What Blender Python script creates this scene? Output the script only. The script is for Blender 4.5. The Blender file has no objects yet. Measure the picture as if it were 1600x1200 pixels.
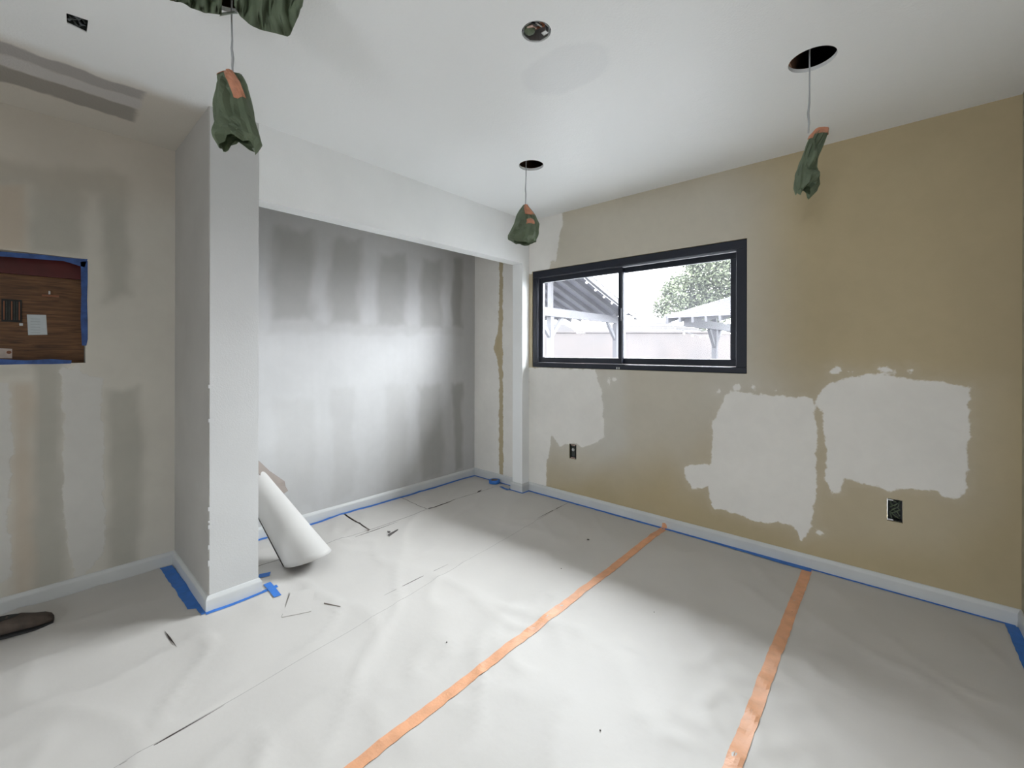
import bpy, bmesh, math, random
import numpy as np
from mathutils import Vector, Matrix, noise
random.seed(7)
S = bpy.context.scene
COL = S.collection
# ------------------------------------------------------------------ camera, sky, exposure
EYE, FPX, YAW, CY, ROLL = 1.26, 670.0, 0.7240, 549.6, 0.0017
cam = bpy.data.cameras.new('camera'); cam_o = bpy.data.objects.new('camera', cam); COL.objects.link(cam_o)
cam.sensor_width = 36.0; cam.lens = FPX / 1600 * 36.0; cam.shift_y = (CY - 600) / 1600; cam.clip_start = 0.02
cam_o.matrix_world = Matrix.Translation((0, 0, EYE)) @ Matrix.Rotation(YAW, 4, 'Z') @ Matrix.Rotation(math.pi/2, 4, 'X') @ Matrix.Rotation(ROLL, 4, 'Z')
S.camera = cam_o
S.view_settings.view_transform = 'Standard'; S.view_settings.look = 'None'
S.view_settings.gamma = 1; S.view_settings.use_curve_mapping = False
S.view_settings.exposure = 2.06
SKY = 20.0
EAVE = 0.85          # depth of the roof overhang above the window
w = bpy.data.worlds.new('overcast sky'); S.world = w; w.use_nodes = True
nt = w.node_tree; bg = nt.nodes['Background']
tc = nt.nodes.new('ShaderNodeTexCoord'); sx = nt.nodes.new('ShaderNodeSeparateXYZ'); mr = nt.nodes.new('ShaderNodeMapRange')
cr = nt.nodes.new('ShaderNodeValToRGB')
nt.links.new(tc.outputs['Generated'], sx.inputs[0]); nt.links.new(sx.outputs['Z'], cr.inputs[0]); 
cr.color_ramp.elements[0].position = 0.0; cr.color_ramp.elements[0].color = (0.30, 0.315, 0.34, 1)
cr.color_ramp.elements[1].position = 0.9; cr.color_ramp.elements[1].color = (0.90, 0.965, 1.02, 1)
nt.links.new(cr.outputs[0], bg.inputs['Color']); bg.inputs['Strength'].default_value = SKY
# daylight portals: the window, and an unseen rear window added for fill
def portal(name, loc, rot, sx_, sy_):
    l = bpy.data.lights.new(name, 'AREA'); l.shape = 'RECTANGLE'; l.size = sx_; l.size_y = sy_
    l.cycles.is_portal = True
    o = bpy.data.objects.new(name, l); o.location = loc; o.rotation_euler = rot; COL.objects.link(o)
portal('window_daylight', (-1.553, 3.135, 1.55), (-math.pi/2, 0, 0), 1.70, 0.84)
BX0, BX1, BZ0, BZ1, BY = -0.25, 0.55, 1.0, 1.7, -2.4
portal('rear_fill_daylight', ((BX0+BX1)/2, BY-0.12, (BZ0+BZ1)/2), (math.pi/2, 0, 0), BX1-BX0, BZ1-BZ0)

# ------------------------------------------------------------------ pixel -> world helpers
cs, sn = math.cos(YAW), math.sin(YAW)
def ray(px, py):
    x, y = (px-800)/FPX, (CY-py)/FPX
    c, s = math.cos(ROLL), math.sin(ROLL)
    x, y = c*x - s*y, s*x + c*y
    return Vector((-sn + x*cs, cs + x*sn, y))
O = Vector((0, 0, EYE))
def at(px, py, t): return O + ray(px, py)*t
def on_x(px, py, X): r = ray(px, py); return O + r*(X/r.x)
def on_y(px, py, Y): r = ray(px, py); return O + r*(Y/r.y)
def on_z(px, py, Z): r = ray(px, py); return O + r*((Z-EYE)/r.z)

# ------------------------------------------------------------------ materials
def mat(name, col, rough=0.7, metal=0.0, var=0.06, scale=8.0, bump=0.0, bscale=60.0, spec=0.5, emis=None):
    m = bpy.data.materials.new(name); m.use_nodes = True; t = m.node_tree; b = t.nodes['Principled BSDF']
    N = t.nodes.new
    co = N('ShaderNodeTexCoord'); n = N('ShaderNodeTexNoise'); n.inputs['Scale'].default_value = scale; n.inputs['Detail'].default_value = 5
    t.links.new(co.outputs['Object'], n.inputs['Vector'])
    r = N('ShaderNodeMapRange'); r.inputs[1].default_value = 0.3; r.inputs[2].default_value = 0.7; r.inputs[3].default_value = 1-var; r.inputs[4].default_value = 1+var
    t.links.new(n.outputs['Fac'], r.inputs[0])
    mx = N('ShaderNodeVectorMath'); mx.operation = 'SCALE'; mx.inputs[0].default_value = col; t.links.new(r.outputs[0], mx.inputs['Scale'])
    t.links.new(mx.outputs[0], b.inputs['Base Color'])
    b.inputs['Roughness'].default_value = rough; b.inputs['Metallic'].default_value = metal; b.inputs['Specular IOR Level'].default_value = spec
    if bump:
        n2 = N('ShaderNodeTexNoise'); n2.inputs['Scale'].default_value = bscale; n2.inputs['Detail'].default_value = 4
        t.links.new(co.outputs['Object'], n2.inputs['Vector'])
        bp = N('ShaderNodeBump'); bp.inputs['Strength'].default_value = bump; bp.inputs['Distance'].default_value = 0.004
        t.links.new(n2.outputs['Fac'], bp.inputs['Height']); t.links.new(bp.outputs[0], b.inputs['Normal'])
    return m

def wall_mat(name, base, crisp, bare, bare2=None, rough=0.75, base_rough=0.6, sheen_spec=0.3):
    """base paint; 'crisp' attribute = signed distance (m) of trowelled patches; 'bare' attribute = 0..1 soft bare drywall, on the window wall skim and painted glare; 'old' = 0..1 other tint"""
    m = bpy.data.materials.new(name); m.use_nodes = True; t = m.node_tree; b = t.nodes['Principled BSDF']; N = t.nodes.new; L = t.links.new
    co = N('ShaderNodeTexCoord')
    def ns(scale, det=5, dist=0.0):
        n = N('ShaderNodeTexNoise'); n.inputs['Scale'].default_value = scale; n.inputs['Detail'].default_value = det; n.inputs['Distortion'].default_value = dist
        L(co.outputs['Object'], n.inputs['Vector']); return n.outputs['Fac']
    def attr(n):
        a = N('ShaderNodeAttribute'); a.attribute_name = n; return a.outputs['Fac']
    def mth(op, a, b_=None, c=None):
        n = N('ShaderNodeMath'); n.operation = op
        for i, v in enumerate((a, b_, c)):
            if v is None: continue
            if isinstance(v, (int, float)): n.inputs[i].default_value = v
            else: L(v, n.inputs[i])
        return n.outputs[0]
    def rng(v, a, b_, c, d, smooth=True):
        n = N('ShaderNodeMapRange'); n.interpolation_type = 'SMOOTHSTEP' if smooth else 'LINEAR'
        L(v, n.inputs[0])
        for i, x in zip((1, 2, 3, 4), (a, b_, c, d)): n.inputs[i].default_value = x
        return n.outputs[0]
    def mix(f, a, b_):
        n = N('ShaderNodeMix'); n.data_type = 'RGBA'; L(f, n.inputs['Factor'])
        for i, v in ((6, a), (7, b_)):
            if isinstance(v, tuple): n.inputs[i].default_value = (*v, 1)
            else: L(v, n.inputs[i])
        return n.outputs[2]
    n1, n2, n3 = ns(14, 6, 0.6), ns(70, 4), ns(2.2, 3)
    d = mth('ADD', attr('crisp'), mth('MULTIPLY', mth('SUBTRACT', n1, 0.5), 0.05))
    d = mth('ADD', d, mth('MULTIPLY', mth('SUBTRACT', n2, 0.5), 0.015))
    k = rng(d, -0.004, 0.006, 0, 1)
    halo = rng(d, -0.05, 0.01, 0, 0.10)
    tone = mix(rng(attr('bare'), 0.0, 1.0, 0, 1, False), base, bare)
    if bare2: tone = mix(rng(attr('old'), 0.0, 1.0, 0, 1, False), tone, bare2)
    c = mix(halo, tone, crisp)
    c = mix(k, c, crisp)
    v = N('ShaderNodeVectorMath'); v.operation = 'SCALE'; L(c, v.inputs[0]); L(mth('MULTIPLY', rng(n3, .3, .7, .965, 1.03), rng(n1, .3, .7, .985, 1.01)), v.inputs['Scale'])
    L(v.outputs[0], b.inputs['Base Color'])
    L(rng(k, 0, 1, base_rough, rough), b.inputs['Roughness']); b.inputs['Specular IOR Level'].default_value = sheen_spec
    h = mth('ADD', mth('MULTIPLY', k, 0.6), mth('ADD', mth('MULTIPLY', ns(160, 3), 0.14), mth('MULTIPLY', n2, 0.12)))
    bp = N('ShaderNodeBump'); bp.inputs['Strength'].default_value = 0.5; bp.inputs['Distance'].default_value = 0.003
    L(h, bp.inputs['Height']); L(bp.outputs[0], b.inputs['Normal'])
    return m

WHITE_ = (0.80, 0.815, 0.82)
M = {}
M['white_trim'] = mat('semi gloss white trim paint', (0.62, 0.63, 0.62), 0.35, var=0.03, spec=0.4)
M['pillar_wall'] = mat('light grey primer', (0.58, 0.58, 0.57), 0.6, var=0.03, scale=3, bump=0.12, bscale=140, spec=0.3)
M['white_wall'] = mat('white primer on drywall', (0.90, 0.91, 0.90), 0.6, var=0.03, scale=3, bump=0.12, bscale=140, spec=0.3)
M['beige'] = mat('beige wall paint', (0.42, 0.37, 0.28), 0.6, var=0.04, bump=0.15, bscale=140, spec=0.3)
M['frame'] = mat('black window frame', (0.006, 0.009, 0.020), 0.4, var=0.1, spec=0.5)
M['gasket'] = mat('grey aluminium track', (0.14, 0.145, 0.17), 0.35, 0.3, var=0.05)
M['blue'] = mat('blue painters tape', (0.035, 0.17, 0.55), 0.55, var=0.12, scale=30, bump=0.2, bscale=200)
M['orange'] = mat('orange masking tape', (0.74, 0.37, 0.20), 0.5, var=0.10, scale=22, bump=0.25, bscale=120)
M['green'] = mat('green masking paper', (0.15, 0.19, 0.12), 0.6, var=0.16, scale=12, bump=0.35, bscale=60)
M['copper'] = mat('copper coloured tape', (0.55, 0.24, 0.14), 0.5, var=0.15, scale=40, bump=0.2)
M['wire'] = mat('grey cable jacket', (0.42, 0.43, 0.44), 0.5, var=0.05)
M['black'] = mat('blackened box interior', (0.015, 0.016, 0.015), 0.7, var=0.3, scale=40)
M['boxplastic'] = mat('dark electrical box', (0.035, 0.04, 0.035), 0.5, var=0.4, scale=60)
M['steel'] = mat('galvanised steel', (0.5, 0.5, 0.5), 0.35, 0.9, var=0.2, scale=30)
M['tan_wire'] = mat('pinkish insulation', (0.60, 0.42, 0.36), 0.6, var=0.1)
M['brown_wire'] = mat('copper brown conductor', (0.22, 0.08, 0.035), 0.5, var=0.2)
M['joist'] = mat('sawn timber', (0.36, 0.20, 0.13), 0.8, var=0.25, scale=10)
M['kraft'] = mat('grey floor protection paper', (0.575, 0.55, 0.515), 0.55, var=0.035, scale=2.5, bump=0.12, bscale=35, spec=0.35)
M['kraft_roll'] = mat('pale rolled paper face', (0.50, 0.485, 0.46), 0.65, var=0.02, scale=3)
M['kraft_in'] = mat('brown kraft paper inside', (0.22, 0.185, 0.16), 0.8, var=0.06)
M['subfloor'] = mat('dark subfloor', (0.05, 0.035, 0.03), 0.7, var=0.2)
M['debris'] = mat('dark crumbs', (0.09, 0.08, 0.075), 0.8)
M['concrete'] = mat('patio concrete', (0.05, 0.05, 0.05), 0.9, var=0.08, scale=2)

def add_translucency(m, col, f):
    t = m.node_tree; tl = t.nodes.new('ShaderNodeBsdfTranslucent'); tl.inputs['Color'].default_value = (*col, 1); mx = t.nodes.new('ShaderNodeMixShader'); mx.inputs[0].default_value = f
    t.links.new(t.nodes['Principled BSDF'].outputs[0], mx.inputs[1]); t.links.new(tl.outputs[0], mx.inputs[2]); t.links.new(mx.outputs[0], t.nodes['Material Output'].inputs['Surface'])
add_translucency(M['green'], (.35, .42, .28), .25)
def glass_mat():
    m = bpy.data.materials.new('window glass with glare haze'); m.use_nodes = True; t = m.node_tree; N = t.nodes.new; L = t.links.new
    t.nodes.remove(t.nodes['Principled BSDF']); out = t.nodes['Material Output']
    tr = N('ShaderNodeBsdfTransparent'); gl = N('ShaderNodeBsdfGlossy'); gl.inputs['Roughness'].default_value = 0.02
    tl = N('ShaderNodeBsdfTranslucent'); tl.inputs['Color'].default_value = (0.9, 0.9, 1.0, 1)  # translucent share imitates veiling glare over the view
    fr = N('ShaderNodeFresnel'); fr.inputs['IOR'].default_value = 1.45
    n = N('ShaderNodeTexNoise'); n.inputs['Scale'].default_value = 5; co = N('ShaderNodeTexCoord'); L(co.outputs['Object'], n.inputs['Vector'])
    r = N('ShaderNodeMapRange'); r.inputs[1].default_value = .3; r.inputs[2].default_value = .7; r.inputs[3].default_value = .0055; r.inputs[4].default_value = .008
    L(n.outputs['Fac'], r.inputs[0])
    m1 = N('ShaderNodeMixShader'); L(r.outputs[0], m1.inputs[0]); L(tr.outputs[0], m1.inputs[1]); L(tl.outputs[0], m1.inputs[2])
    ge = N('ShaderNodeNewGeometry'); fb = N('ShaderNodeMath'); fb.operation = 'SUBTRACT'; fb.inputs[0].default_value = 1; L(ge.outputs['Backfacing'], fb.inputs[1])
    ff = N('ShaderNodeMath'); ff.operation = 'MULTIPLY'; L(fr.outputs[0], ff.inputs[0]); L(fb.outputs[0], ff.inputs[1])
    m2 = N('ShaderNodeMixShader'); L(ff.outputs[0], m2.inputs[0]); L(m1.outputs[0], m2.inputs[1]); L(gl.outputs[0], m2.inputs[2])
    L(m2.outputs[0], out.inputs['Surface']); return m
M['glass'] = glass_mat()

# ------------------------------------------------------------------ mesh helpers
def tag(o, label=None, cat=None, group=None, kind=None):
    if label: o['label'] = label
    if cat: o['category'] = cat
    if group: o['group'] = group
    if kind: o['kind'] = kind
    return o
def link(name, me, m, parent=None):
    o = bpy.data.objects.new(name, me); COL.objects.link(o)
    if m is not None and not me.materials: me.materials.append(m)
    if parent: o.parent = parent; o.matrix_parent_inverse = parent.matrix_world.inverted()
    return o
def mesh(name, verts, faces, m, parent=None, smooth=False):
    me = bpy.data.meshes.new(name); me.from_pydata([tuple(v) for v in verts], [], faces); me.update()
    if smooth: me.polygons.foreach_set('use_smooth', [True]*len(me.polygons))
    return link(name, me, m, parent)
def frombm(name, bm, m, parent=None, smooth=False):
    me = bpy.data.meshes.new(name); bm.normal_update(); bm.to_mesh(me); bm.free()
    if smooth: me.polygons.foreach_set('use_smooth', [True]*len(me.polygons))
    return link(name, me, m, parent)
def empty(name, loc, label, cat, group=None, kind=None):
    o = bpy.data.objects.new(name, None); COL.objects.link(o); o.location = loc; o.empty_display_size = 0.05
    o.matrix_world = Matrix.Translation(loc)
    return tag(o, label, cat, group, kind)
def addbox(bm, x0, x1, y0, y1, z0, z1, bev=0.0):
    vs = [bm.verts.new(p) for p in ((x0,y0,z0),(x1,y0,z0),(x1,y1,z0),(x0,y1,z0),(x0,y0,z1),(x1,y0,z1),(x1,y1,z1),(x0,y1,z1))]
    fs = [bm.faces.new([vs[i] for i in f]) for f in ((3,2,1,0),(4,5,6,7),(0,1,5,4),(1,2,6,5),(2,3,7,6),(3,0,4,7))]
    if bev:
        es = set(e for f in fs for e in f.edges); bmesh.ops.bevel(bm, geom=list(es), offset=bev, segments=2, affect='EDGES', profile=0.5)
def box(name, x0, x1, y0, y1, z0, z1, m, parent=None, bev=0.0):
    bm = bmesh.new(); addbox(bm, x0, x1, y0, y1, z0, z1, bev); return frombm(name, bm, m, parent)
def beam(bm, a, b, wd, ht):
    """a rectangular bar from a to b, width wd horizontally, ht in the other direction"""
    a, b = Vector(a), Vector(b); d = (b-a).normalized(); up = Vector((0,0,1)) if abs(d.z) < .95 else Vector((0,1,0))
    s = d.cross(up).normalized()*wd/2; u = s.cross(d).normalized()*ht/2
    vs = [bm.verts.new(p) for p in (a-s-u, a+s-u, a+s+u, a-s+u, b-s-u, b+s-u, b+s+u, b-s+u)]
    for f in ((3,2,1,0),(4,5,6,7),(0,1,5,4),(1,2,6,5),(2,3,7,6),(3,0,4,7)): bm.faces.new([vs[i] for i in f])
def tube(bm, pts, r, n=8):
    pts = [Vector(p) for p in pts]; rings = []
    for i, p in enumerate(pts):
        d = (pts[min(i+1, len(pts)-1)] - pts[max(i-1, 0)]).normalized()
        a = Vector((1,0,0)) if abs(d.x) < .9 else Vector((0,1,0)); s = d.cross(a).normalized(); u = d.cross(s)
        rr = r[i] if isinstance(r, (list, tuple)) else r
        rings.append([bm.verts.new(p + s*rr*math.cos(k*2*math.pi/n) + u*rr*math.sin(k*2*math.pi/n)) for k in range(n)])
    for a, b in zip(rings, rings[1:]):
        for k in range(n): bm.faces.new((a[k], a[(k+1) % n], b[(k+1) % n], b[k]))
    bm.faces.new(rings[0][::-1]); bm.faces.new(rings[-1])
def struct(o): o['kind'] = 'structure'; return o

# signed distance of a polygon (positive inside)
def sdf(P, poly):
    poly = np.array(poly, float); d = np.full(len(P), 1e9); inside = np.zeros(len(P), bool)
    for i in range(len(poly)):
        a, b = poly[i], poly[(i+1) % len(poly)]; e = b-a; wv = P-a
        tt = np.clip((wv@e)/(e@e+1e-12), 0, 1); q = wv - tt[:, None]*e; d = np.minimum(d, np.hypot(q[:, 0], q[:, 1]))
        c = ((a[1] <= P[:, 1]) != (b[1] <= P[:, 1])) & (P[:, 0] < (b[0]-a[0])*(P[:, 1]-a[1])/(b[1]-a[1]+1e-12)+a[0])
        inside ^= c
    return np.where(inside, d, -d)
def smooth(x, a, b):
    t = np.clip((x-a)/(b-a), 0, 1); return t*t*(3-2*t)

def grid_wall(name, axis, pos, u0, u1, v0, v1, holes, m, thick, step=0.02, fields=None):
    """wall face: axis 'x' -> plane x=pos, u=y; axis 'y' -> plane y=pos, u=x; v=z.  thick: signed depth away from the room"""
    def cuts(a, b, hs):
        s = {round(a, 5), round(b, 5)} | {round(h, 5) for h in hs if a < h < b}; s = sorted(s); out = []
        for p, q in zip(s, s[1:]):
            n = max(1, int(round((q-p)/step))); out += [p+(q-p)*i/n for i in range(n)]
        return out+[s[-1]]
    U = cuts(u0, u1, [h[i] for h in holes for i in (0, 1)]); V = cuts(v0, v1, [h[i] for h in holes for i in (2, 3)])
    P3 = (lambda u, v, d: (pos+d, u, v)) if axis == 'x' else (lambda u, v, d: (u, pos+d, v))
    verts = [P3(u, v, 0) for v in V for u in U]; nu = len(U); faces = []
    P = np.array([(u, v) for v in V for u in U])
    flip = (axis == 'x') != (thick > 0)
    def fadd(f): faces.append(f if flip else f[::-1])
    for j in range(len(V)-1):
        for i in range(nu-1):
            uc, vc = (U[i]+U[i+1])/2, (V[j]+V[j+1])/2
            if any(h[0] < uc < h[1] and h[2] < vc < h[3] for h in holes): continue
            a = j*nu+i; fadd((a, a+1, a+nu+1, a+nu))
    # back, rims and hole reveals
    def quad(a, b, c, d):
        k = len(verts); verts.extend((a, b, c, d)); faces.append((k, k+1, k+2, k+3))
    for (a0, a1, b0, b1), rim in [((u0, u1, v0, v1), 1)] + [(h[:4], 0) for h in holes]:
        c = [(a0, b0), (a1, b0), (a1, b1), (a0, b1)]
        for q in range(4):
            p, r = c[q], c[(q+1) % 4]
            quad(P3(*p, 0), P3(*r, 0), P3(*r, thick), P3(*p, thick))
    BU = sorted({u0, u1} | {h[i] for h in holes for i in (0, 1)}); BV = sorted({v0, v1} | {h[i] for h in holes for i in (2, 3)})
    for p, q in zip(BU, BU[1:]):
        for r, s in zip(BV, BV[1:]):
            if any(h[0] < (p+q)/2 < h[1] and h[2] < (r+s)/2 < h[3] for h in holes): continue
            quad(P3(p, r, thick), P3(q, r, thick), P3(q, s, thick), P3(p, s, thick))
    me = bpy.data.meshes.new(name); me.from_pydata(verts, [], faces); me.update()
    if fields:
        for fn, f in fields.items():
            a = me.attributes.new(fn, 'FLOAT', 'POINT'); arr = np.full(len(verts), -1.0 if fn == 'crisp' else 0.0); arr[:len(P)] = f(P); a.data.foreach_set('value', arr.astype(np.float32))
    return struct(link(name, me, m))

# ------------------------------------------------------------------ room dimensions
H, D, E, F, B, HH = 2.443, 3.017, -2.462, -2.576, -3.175, 2.047
PY0, PY1, SY = 0.584, 0.797, 2.923          # pillar faces, stub face
RX, RY, RX2, REAR = 0.449, 2.15, 1.9, BY
T = 0.115
def PW(pts): return [tuple(on_y(x, y, D).xz) for x, y in pts]           # window wall pixels
def PB(pts): return [tuple(on_x(x, y, B).yz) for x, y in pts]           # back/left wall pixels
def z8(pts): return [(1040+x*.35, 540+y*.35) for x, y in pts]
def blob(cx, cy, rx, ry, n=9): return [(cx+rx*math.cos(k*2*math.pi/n), cy+ry*math.sin(k*2*math.pi/n)) for k in range(n)]

under = [(826,574),(929,577),(938,602),(941.6,629),(942.5,659),(945.5,683),(929,692),(911,699.5),(899,692),(875,697),(867.5,689),(861.5,680),(858.5,704),(854,728),(853.4,768),(820,768)]
mid = z8([(265,225),(290,205),(400,213),(530,225),(655,235),(668,300),(678,400),(675,560),(668,700),(655,800),(630,850),(600,868),(580,830),(565,805),(500,785),(440,790),(400,785),(300,745),(215,730),(195,680),(190,630),(120,640),(90,600),(80,540),(130,530),(200,530),(205,440),(210,340),(225,300),(260,260)])
rgt = z8([(700,185),(780,150),(900,125),(1060,140),(1150,160),(1260,165),(1365,185),(1355,270),(1365,380),(1350,480),(1355,560),(1340,640),(1310,690),(1240,680),(1210,650),(1110,640),(1050,640),(1010,655),(960,630),(880,610),(800,595),(780,650),(740,660),(710,600),(715,480),(705,380),(700,290),(670,260),(675,225)])
topc = [(780+x*.1333, 280+y*.1333) for x, y in [(250,330),(740,330),(738,420),(755,520),(712,640),(692,780),(672,960),(612,960),(580,1100),(250,1120)]]
dabs = [z8(blob(*a)) for a in ((760,112,26,12),(320,188,16,12),(392,183,10,10),(490,198,16,6),(975,104,26,12),(1015,112,12,8),(1092,115,8,9),(690,835,14,5),(240,205,10,8),(830,118,12,6))] + [blob(951,595,2,7), blob(960,592,4,3)]
streak = [(781,400),(785.5,400),(785,500),(784,530),(785,560),(786,755),(782,755),(780,700),(781,600),(778,560),(772,545),(774,530),(779,520),(780.5,460)]
OUT1 = [on_y(x, y, D).xz for x, y in ((889.5,716),(900.5,695))]; OUT2 = [on_y(x, y, D).xz for x, y in ((1386,813),(1410.5,782.5))]
def crisp_window(P):
    d = np.full(len(P), -1.0)
    for p in [under, mid, rgt, topc]: d = np.maximum(d, sdf(P, PW(p)))
    for p in dabs: d = np.maximum(d, sdf(P, PW(p))+.003)
    d = np.where(P[:, 0] < F, 1.0, d)                       # the closet end is all skimmed
    d = np.where(P[:, 0] < F, -sdf(P, PW(streak))-.004, d)
    e = -.02 + 0*d
    return np.clip(d, -.4, .4)
def skim_and_glare(P):                                                 # faint feathered skim (a, b) plus window glare painted into the colour (c)
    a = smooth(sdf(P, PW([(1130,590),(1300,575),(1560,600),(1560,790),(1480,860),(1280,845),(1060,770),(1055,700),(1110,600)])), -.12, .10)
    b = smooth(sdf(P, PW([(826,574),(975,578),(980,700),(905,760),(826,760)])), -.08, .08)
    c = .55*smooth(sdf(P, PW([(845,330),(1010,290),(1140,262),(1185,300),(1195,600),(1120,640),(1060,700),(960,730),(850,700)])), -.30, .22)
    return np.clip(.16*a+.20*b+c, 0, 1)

WX0, WX1, WZ0, WZ1 = -2.425, -0.684, 1.122, 1.982
M['window_wall'] = wall_mat('beige wall with filler patches', (0.475, 0.39, 0.24), (0.82, 0.795, 0.745), (0.64, 0.63, 0.59), rough=0.8, base_rough=0.55)  # last tone: faint skim and the painted window glare
M['closet_wall'] = wall_mat('skimmed drywall', (0.54, 0.537, 0.53), (0.53, 0.53, 0.52), (0.375, 0.368, 0.35), (0.48, 0.43, 0.36), rough=0.7, base_rough=0.7)
M['left_wall'] = wall_mat('patchy drywall of the recess', (0.62, 0.59, 0.52), (0.62, 0.605, 0.565), (0.42, 0.405, 0.35), (0.52, 0.44, 0.345), rough=0.8, base_rough=0.8)

# noise field in metres for soft hand-trowelled edges
def nz(P, s, amp, seed=0.0):
    return np.array([noise.noise(Vector((u*s, v*s*.45, seed))) for u, v in P])*amp
def z4(pts): return [(380+x*.3, 300+y*.3) for x, y in pts]
def z5(pts): return [(380+x*.3, 600+y*.3) for x, y in pts]
greys = [(z4([(170,185),(365,190),(360,665),(150,665),(135,420)]), .85, .05),
         (z4([(470,235),(615,240),(605,680),(450,690),(440,420)]), .8, .05),
         (z4([(710,320),(845,325),(850,700),(690,700)]), .75, .045),
         (z4([(935,345),(1035,350),(1035,705),(920,712)]), .85, .045),
         (z4([(1093,340),(1142,345),(1140,705),(1087,700)]), .9, .03),
         (z5([(165,80),(370,85),(365,640),(170,660)]), .22, .04),
         (z5([(455,20),(575,20),(585,560),(470,600)]), .26, .03),
         (z5([(735,5),(850,5),(860,540),(750,560)]), .28, .04),
         (z5([(905,10),(1030,0),(1045,480),(930,505)]), .62, .04),
         (z5([(1088,0),(1140,0),(1140,440),(1105,455)]), .85, .03)]
def bare_closet(P):
    r = np.zeros(len(P)); n = nz(P, 9, .035); n2 = nz(P, 26, .012, 3.)
    for poly, k, s in greys: r = np.maximum(r, k*smooth(sdf(P, PB(poly))+n+n2, -s, s))
    top = .18*smooth(sdf(P, PB([(395,300),(830,415),(830,460),(395,345)]))+n, -.03, .06)
    band = .26*smooth(sdf(P, PB(z4([(130,660),(1140,700),(1140,745),(900,745),(600,740),(130,735)])))+n, -.02, .03)
    st = nz(np.c_[P[:, 0]*3.5, P[:, 1]*.5], 9, .07, 9.)
    return np.clip(np.maximum(np.maximum(r, top), band)+st*(r < .2)+.02, 0, 1)
def old_closet(P):
    return .45*smooth(sdf(P, PB([(742,400),(752,400),(752,745),(742,745)]))+nz(P, 20, .01), -.02, .02)
lefts = [([(-60,235),(60,258),(200,272),(207,462),(165,470),(160,300),(132,300),(128,400),(46,392),(44,290),(-60,285)], .75, .035),
         ([(52,565),(98,565),(94,700),(108,820),(112,912),(52,925)], .85, .03),
         ([(168,608),(213,606),(226,700),(214,880),(172,892),(168,720)], .8, .03),
         ([(-80,560),(50,570),(50,590),(-80,590)], .3, .02),
         ([(206,606),(228,640),(228,720),(212,800)], .3, .03)]
def bare_left(P):
    r = np.zeros(len(P)); n = nz(P, 9, .03); n2 = nz(P, 30, .01, 5.)
    for poly, k, s in lefts: r = np.maximum(r, k*smooth(sdf(P, PB(poly))+n+n2, -s, s))
    return np.clip(r, 0, 1)
def old_left(P):
    r = .8*smooth(sdf(P, PB([(-200,285),(42,288),(44,395),(-200,390)]))+nz(P, 12, .02), -.02, .03)
    r = np.maximum(r, .75*smooth(sdf(P, PB([(20,600),(50,600),(50,940),(20,950)]))+nz(P, 12, .02), -.03, .03))
    r = np.maximum(r, .35*smooth(sdf(P, PB([(-200,100),(300,200),(300,330),(-200,280)]))+nz(P, 5, .06), -.15, .15))
    return r
def crisp_left(P):
    d = np.maximum(sdf(P, PB([(-200,590),(14,600),(20,700),(12,800),(20,900),(-200,980)])), sdf(P, PB([(98,575),(160,590),(160,640),(165,860),(118,915),(100,800)]))-.0)
    d = np.maximum(d, sdf(P, PB(blob(100,580,5,7)))); d = np.maximum(d, sdf(P, PB(blob(118,573,5,6))))
    return np.clip(d, -.4, .4)

# ------------------------------------------------------------------ shell
box('floor', B-.3, RX2+.2, REAR-.2, D+T, -.12, 0, M['subfloor']); struct(bpy.data.objects['floor'])
NX0, NX1 = on_x(134, 400, B).y, -0.62          # niche in the left wall
NZ1, NZ0 = on_x(134, 405, B).z, on_x(134, 567, B).z
wh = [(WX0, WX1, WZ0, WZ1), (OUT1[0][0], OUT1[1][0], OUT1[0][1], OUT1[1][1]), (OUT2[0][0], OUT2[1][0], OUT2[0][1], OUT2[1][1])]
grid_wall('wall_window_side', 'y', D, B, RX+T, 0, H, wh, M['window_wall'], T, .016, {'crisp': crisp_window, 'bare': skim_and_glare})
grid_wall('wall_closet_back', 'x', B, PY1, D, 0, H, [], M['closet_wall'], -T, .016, {'bare': bare_closet, 'old': old_closet, 'crisp': lambda P: np.full(len(P), -1.0)})
grid_wall('wall_left', 'x', B, REAR, PY1, 0, H, [(NX1, NX0, NZ0, NZ1)], M['left_wall'], -T, .016, {'bare': bare_left, 'old': old_left, 'crisp': crisp_left})

# closet front: header, pier stub and the pillar wall, one slab outline with the opening
bm = bmesh.new()
addbox(bm, F, E, PY1-.001, D, HH, H); addbox(bm, F, E, SY, D, 0, HH)
struct(frombm('wall_closet_front', bm, M['white_wall']))
# pillar (end of the closet side wall): chipped corner bead along its room edge
bm = bmesh.new(); addbox(bm, B, E, PY0, PY1, 0, H)
struct(frombm('wall_closet_side', bm, M['pillar_wall']))
M['side_shade'] = mat('pillar primer darkened as shade', (0.47, 0.455, 0.425), 0.75, var=0.07, scale=3, bump=.1)  # pillar side skin, its shade put into a darker primer colour
box('pillar_shade_skin', B+.001, E-.003, PY0-.004, PY0, .08, H-.001, M['side_shade']); struct(bpy.data.objects['pillar_shade_skin']); bpy.data.objects['pillar_shade_skin'].name = 'wall_recess_shade_skin'
bm = bmesh.new()
for k in range(7):
    z = random.choice([.36, .42, .5, .58, .65, .84, 1.1, .3, .34, .47, .9, .22, .26, .7, .78, 1.2]) + random.uniform(-.02, .02)
    addbox(bm, E-.001, E+.0022, PY0-.0065, PY0+.003, z, z+random.uniform(.006, .03), 0)
struct(frombm('trim_1', bm, M['pillar_wall']))
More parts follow.
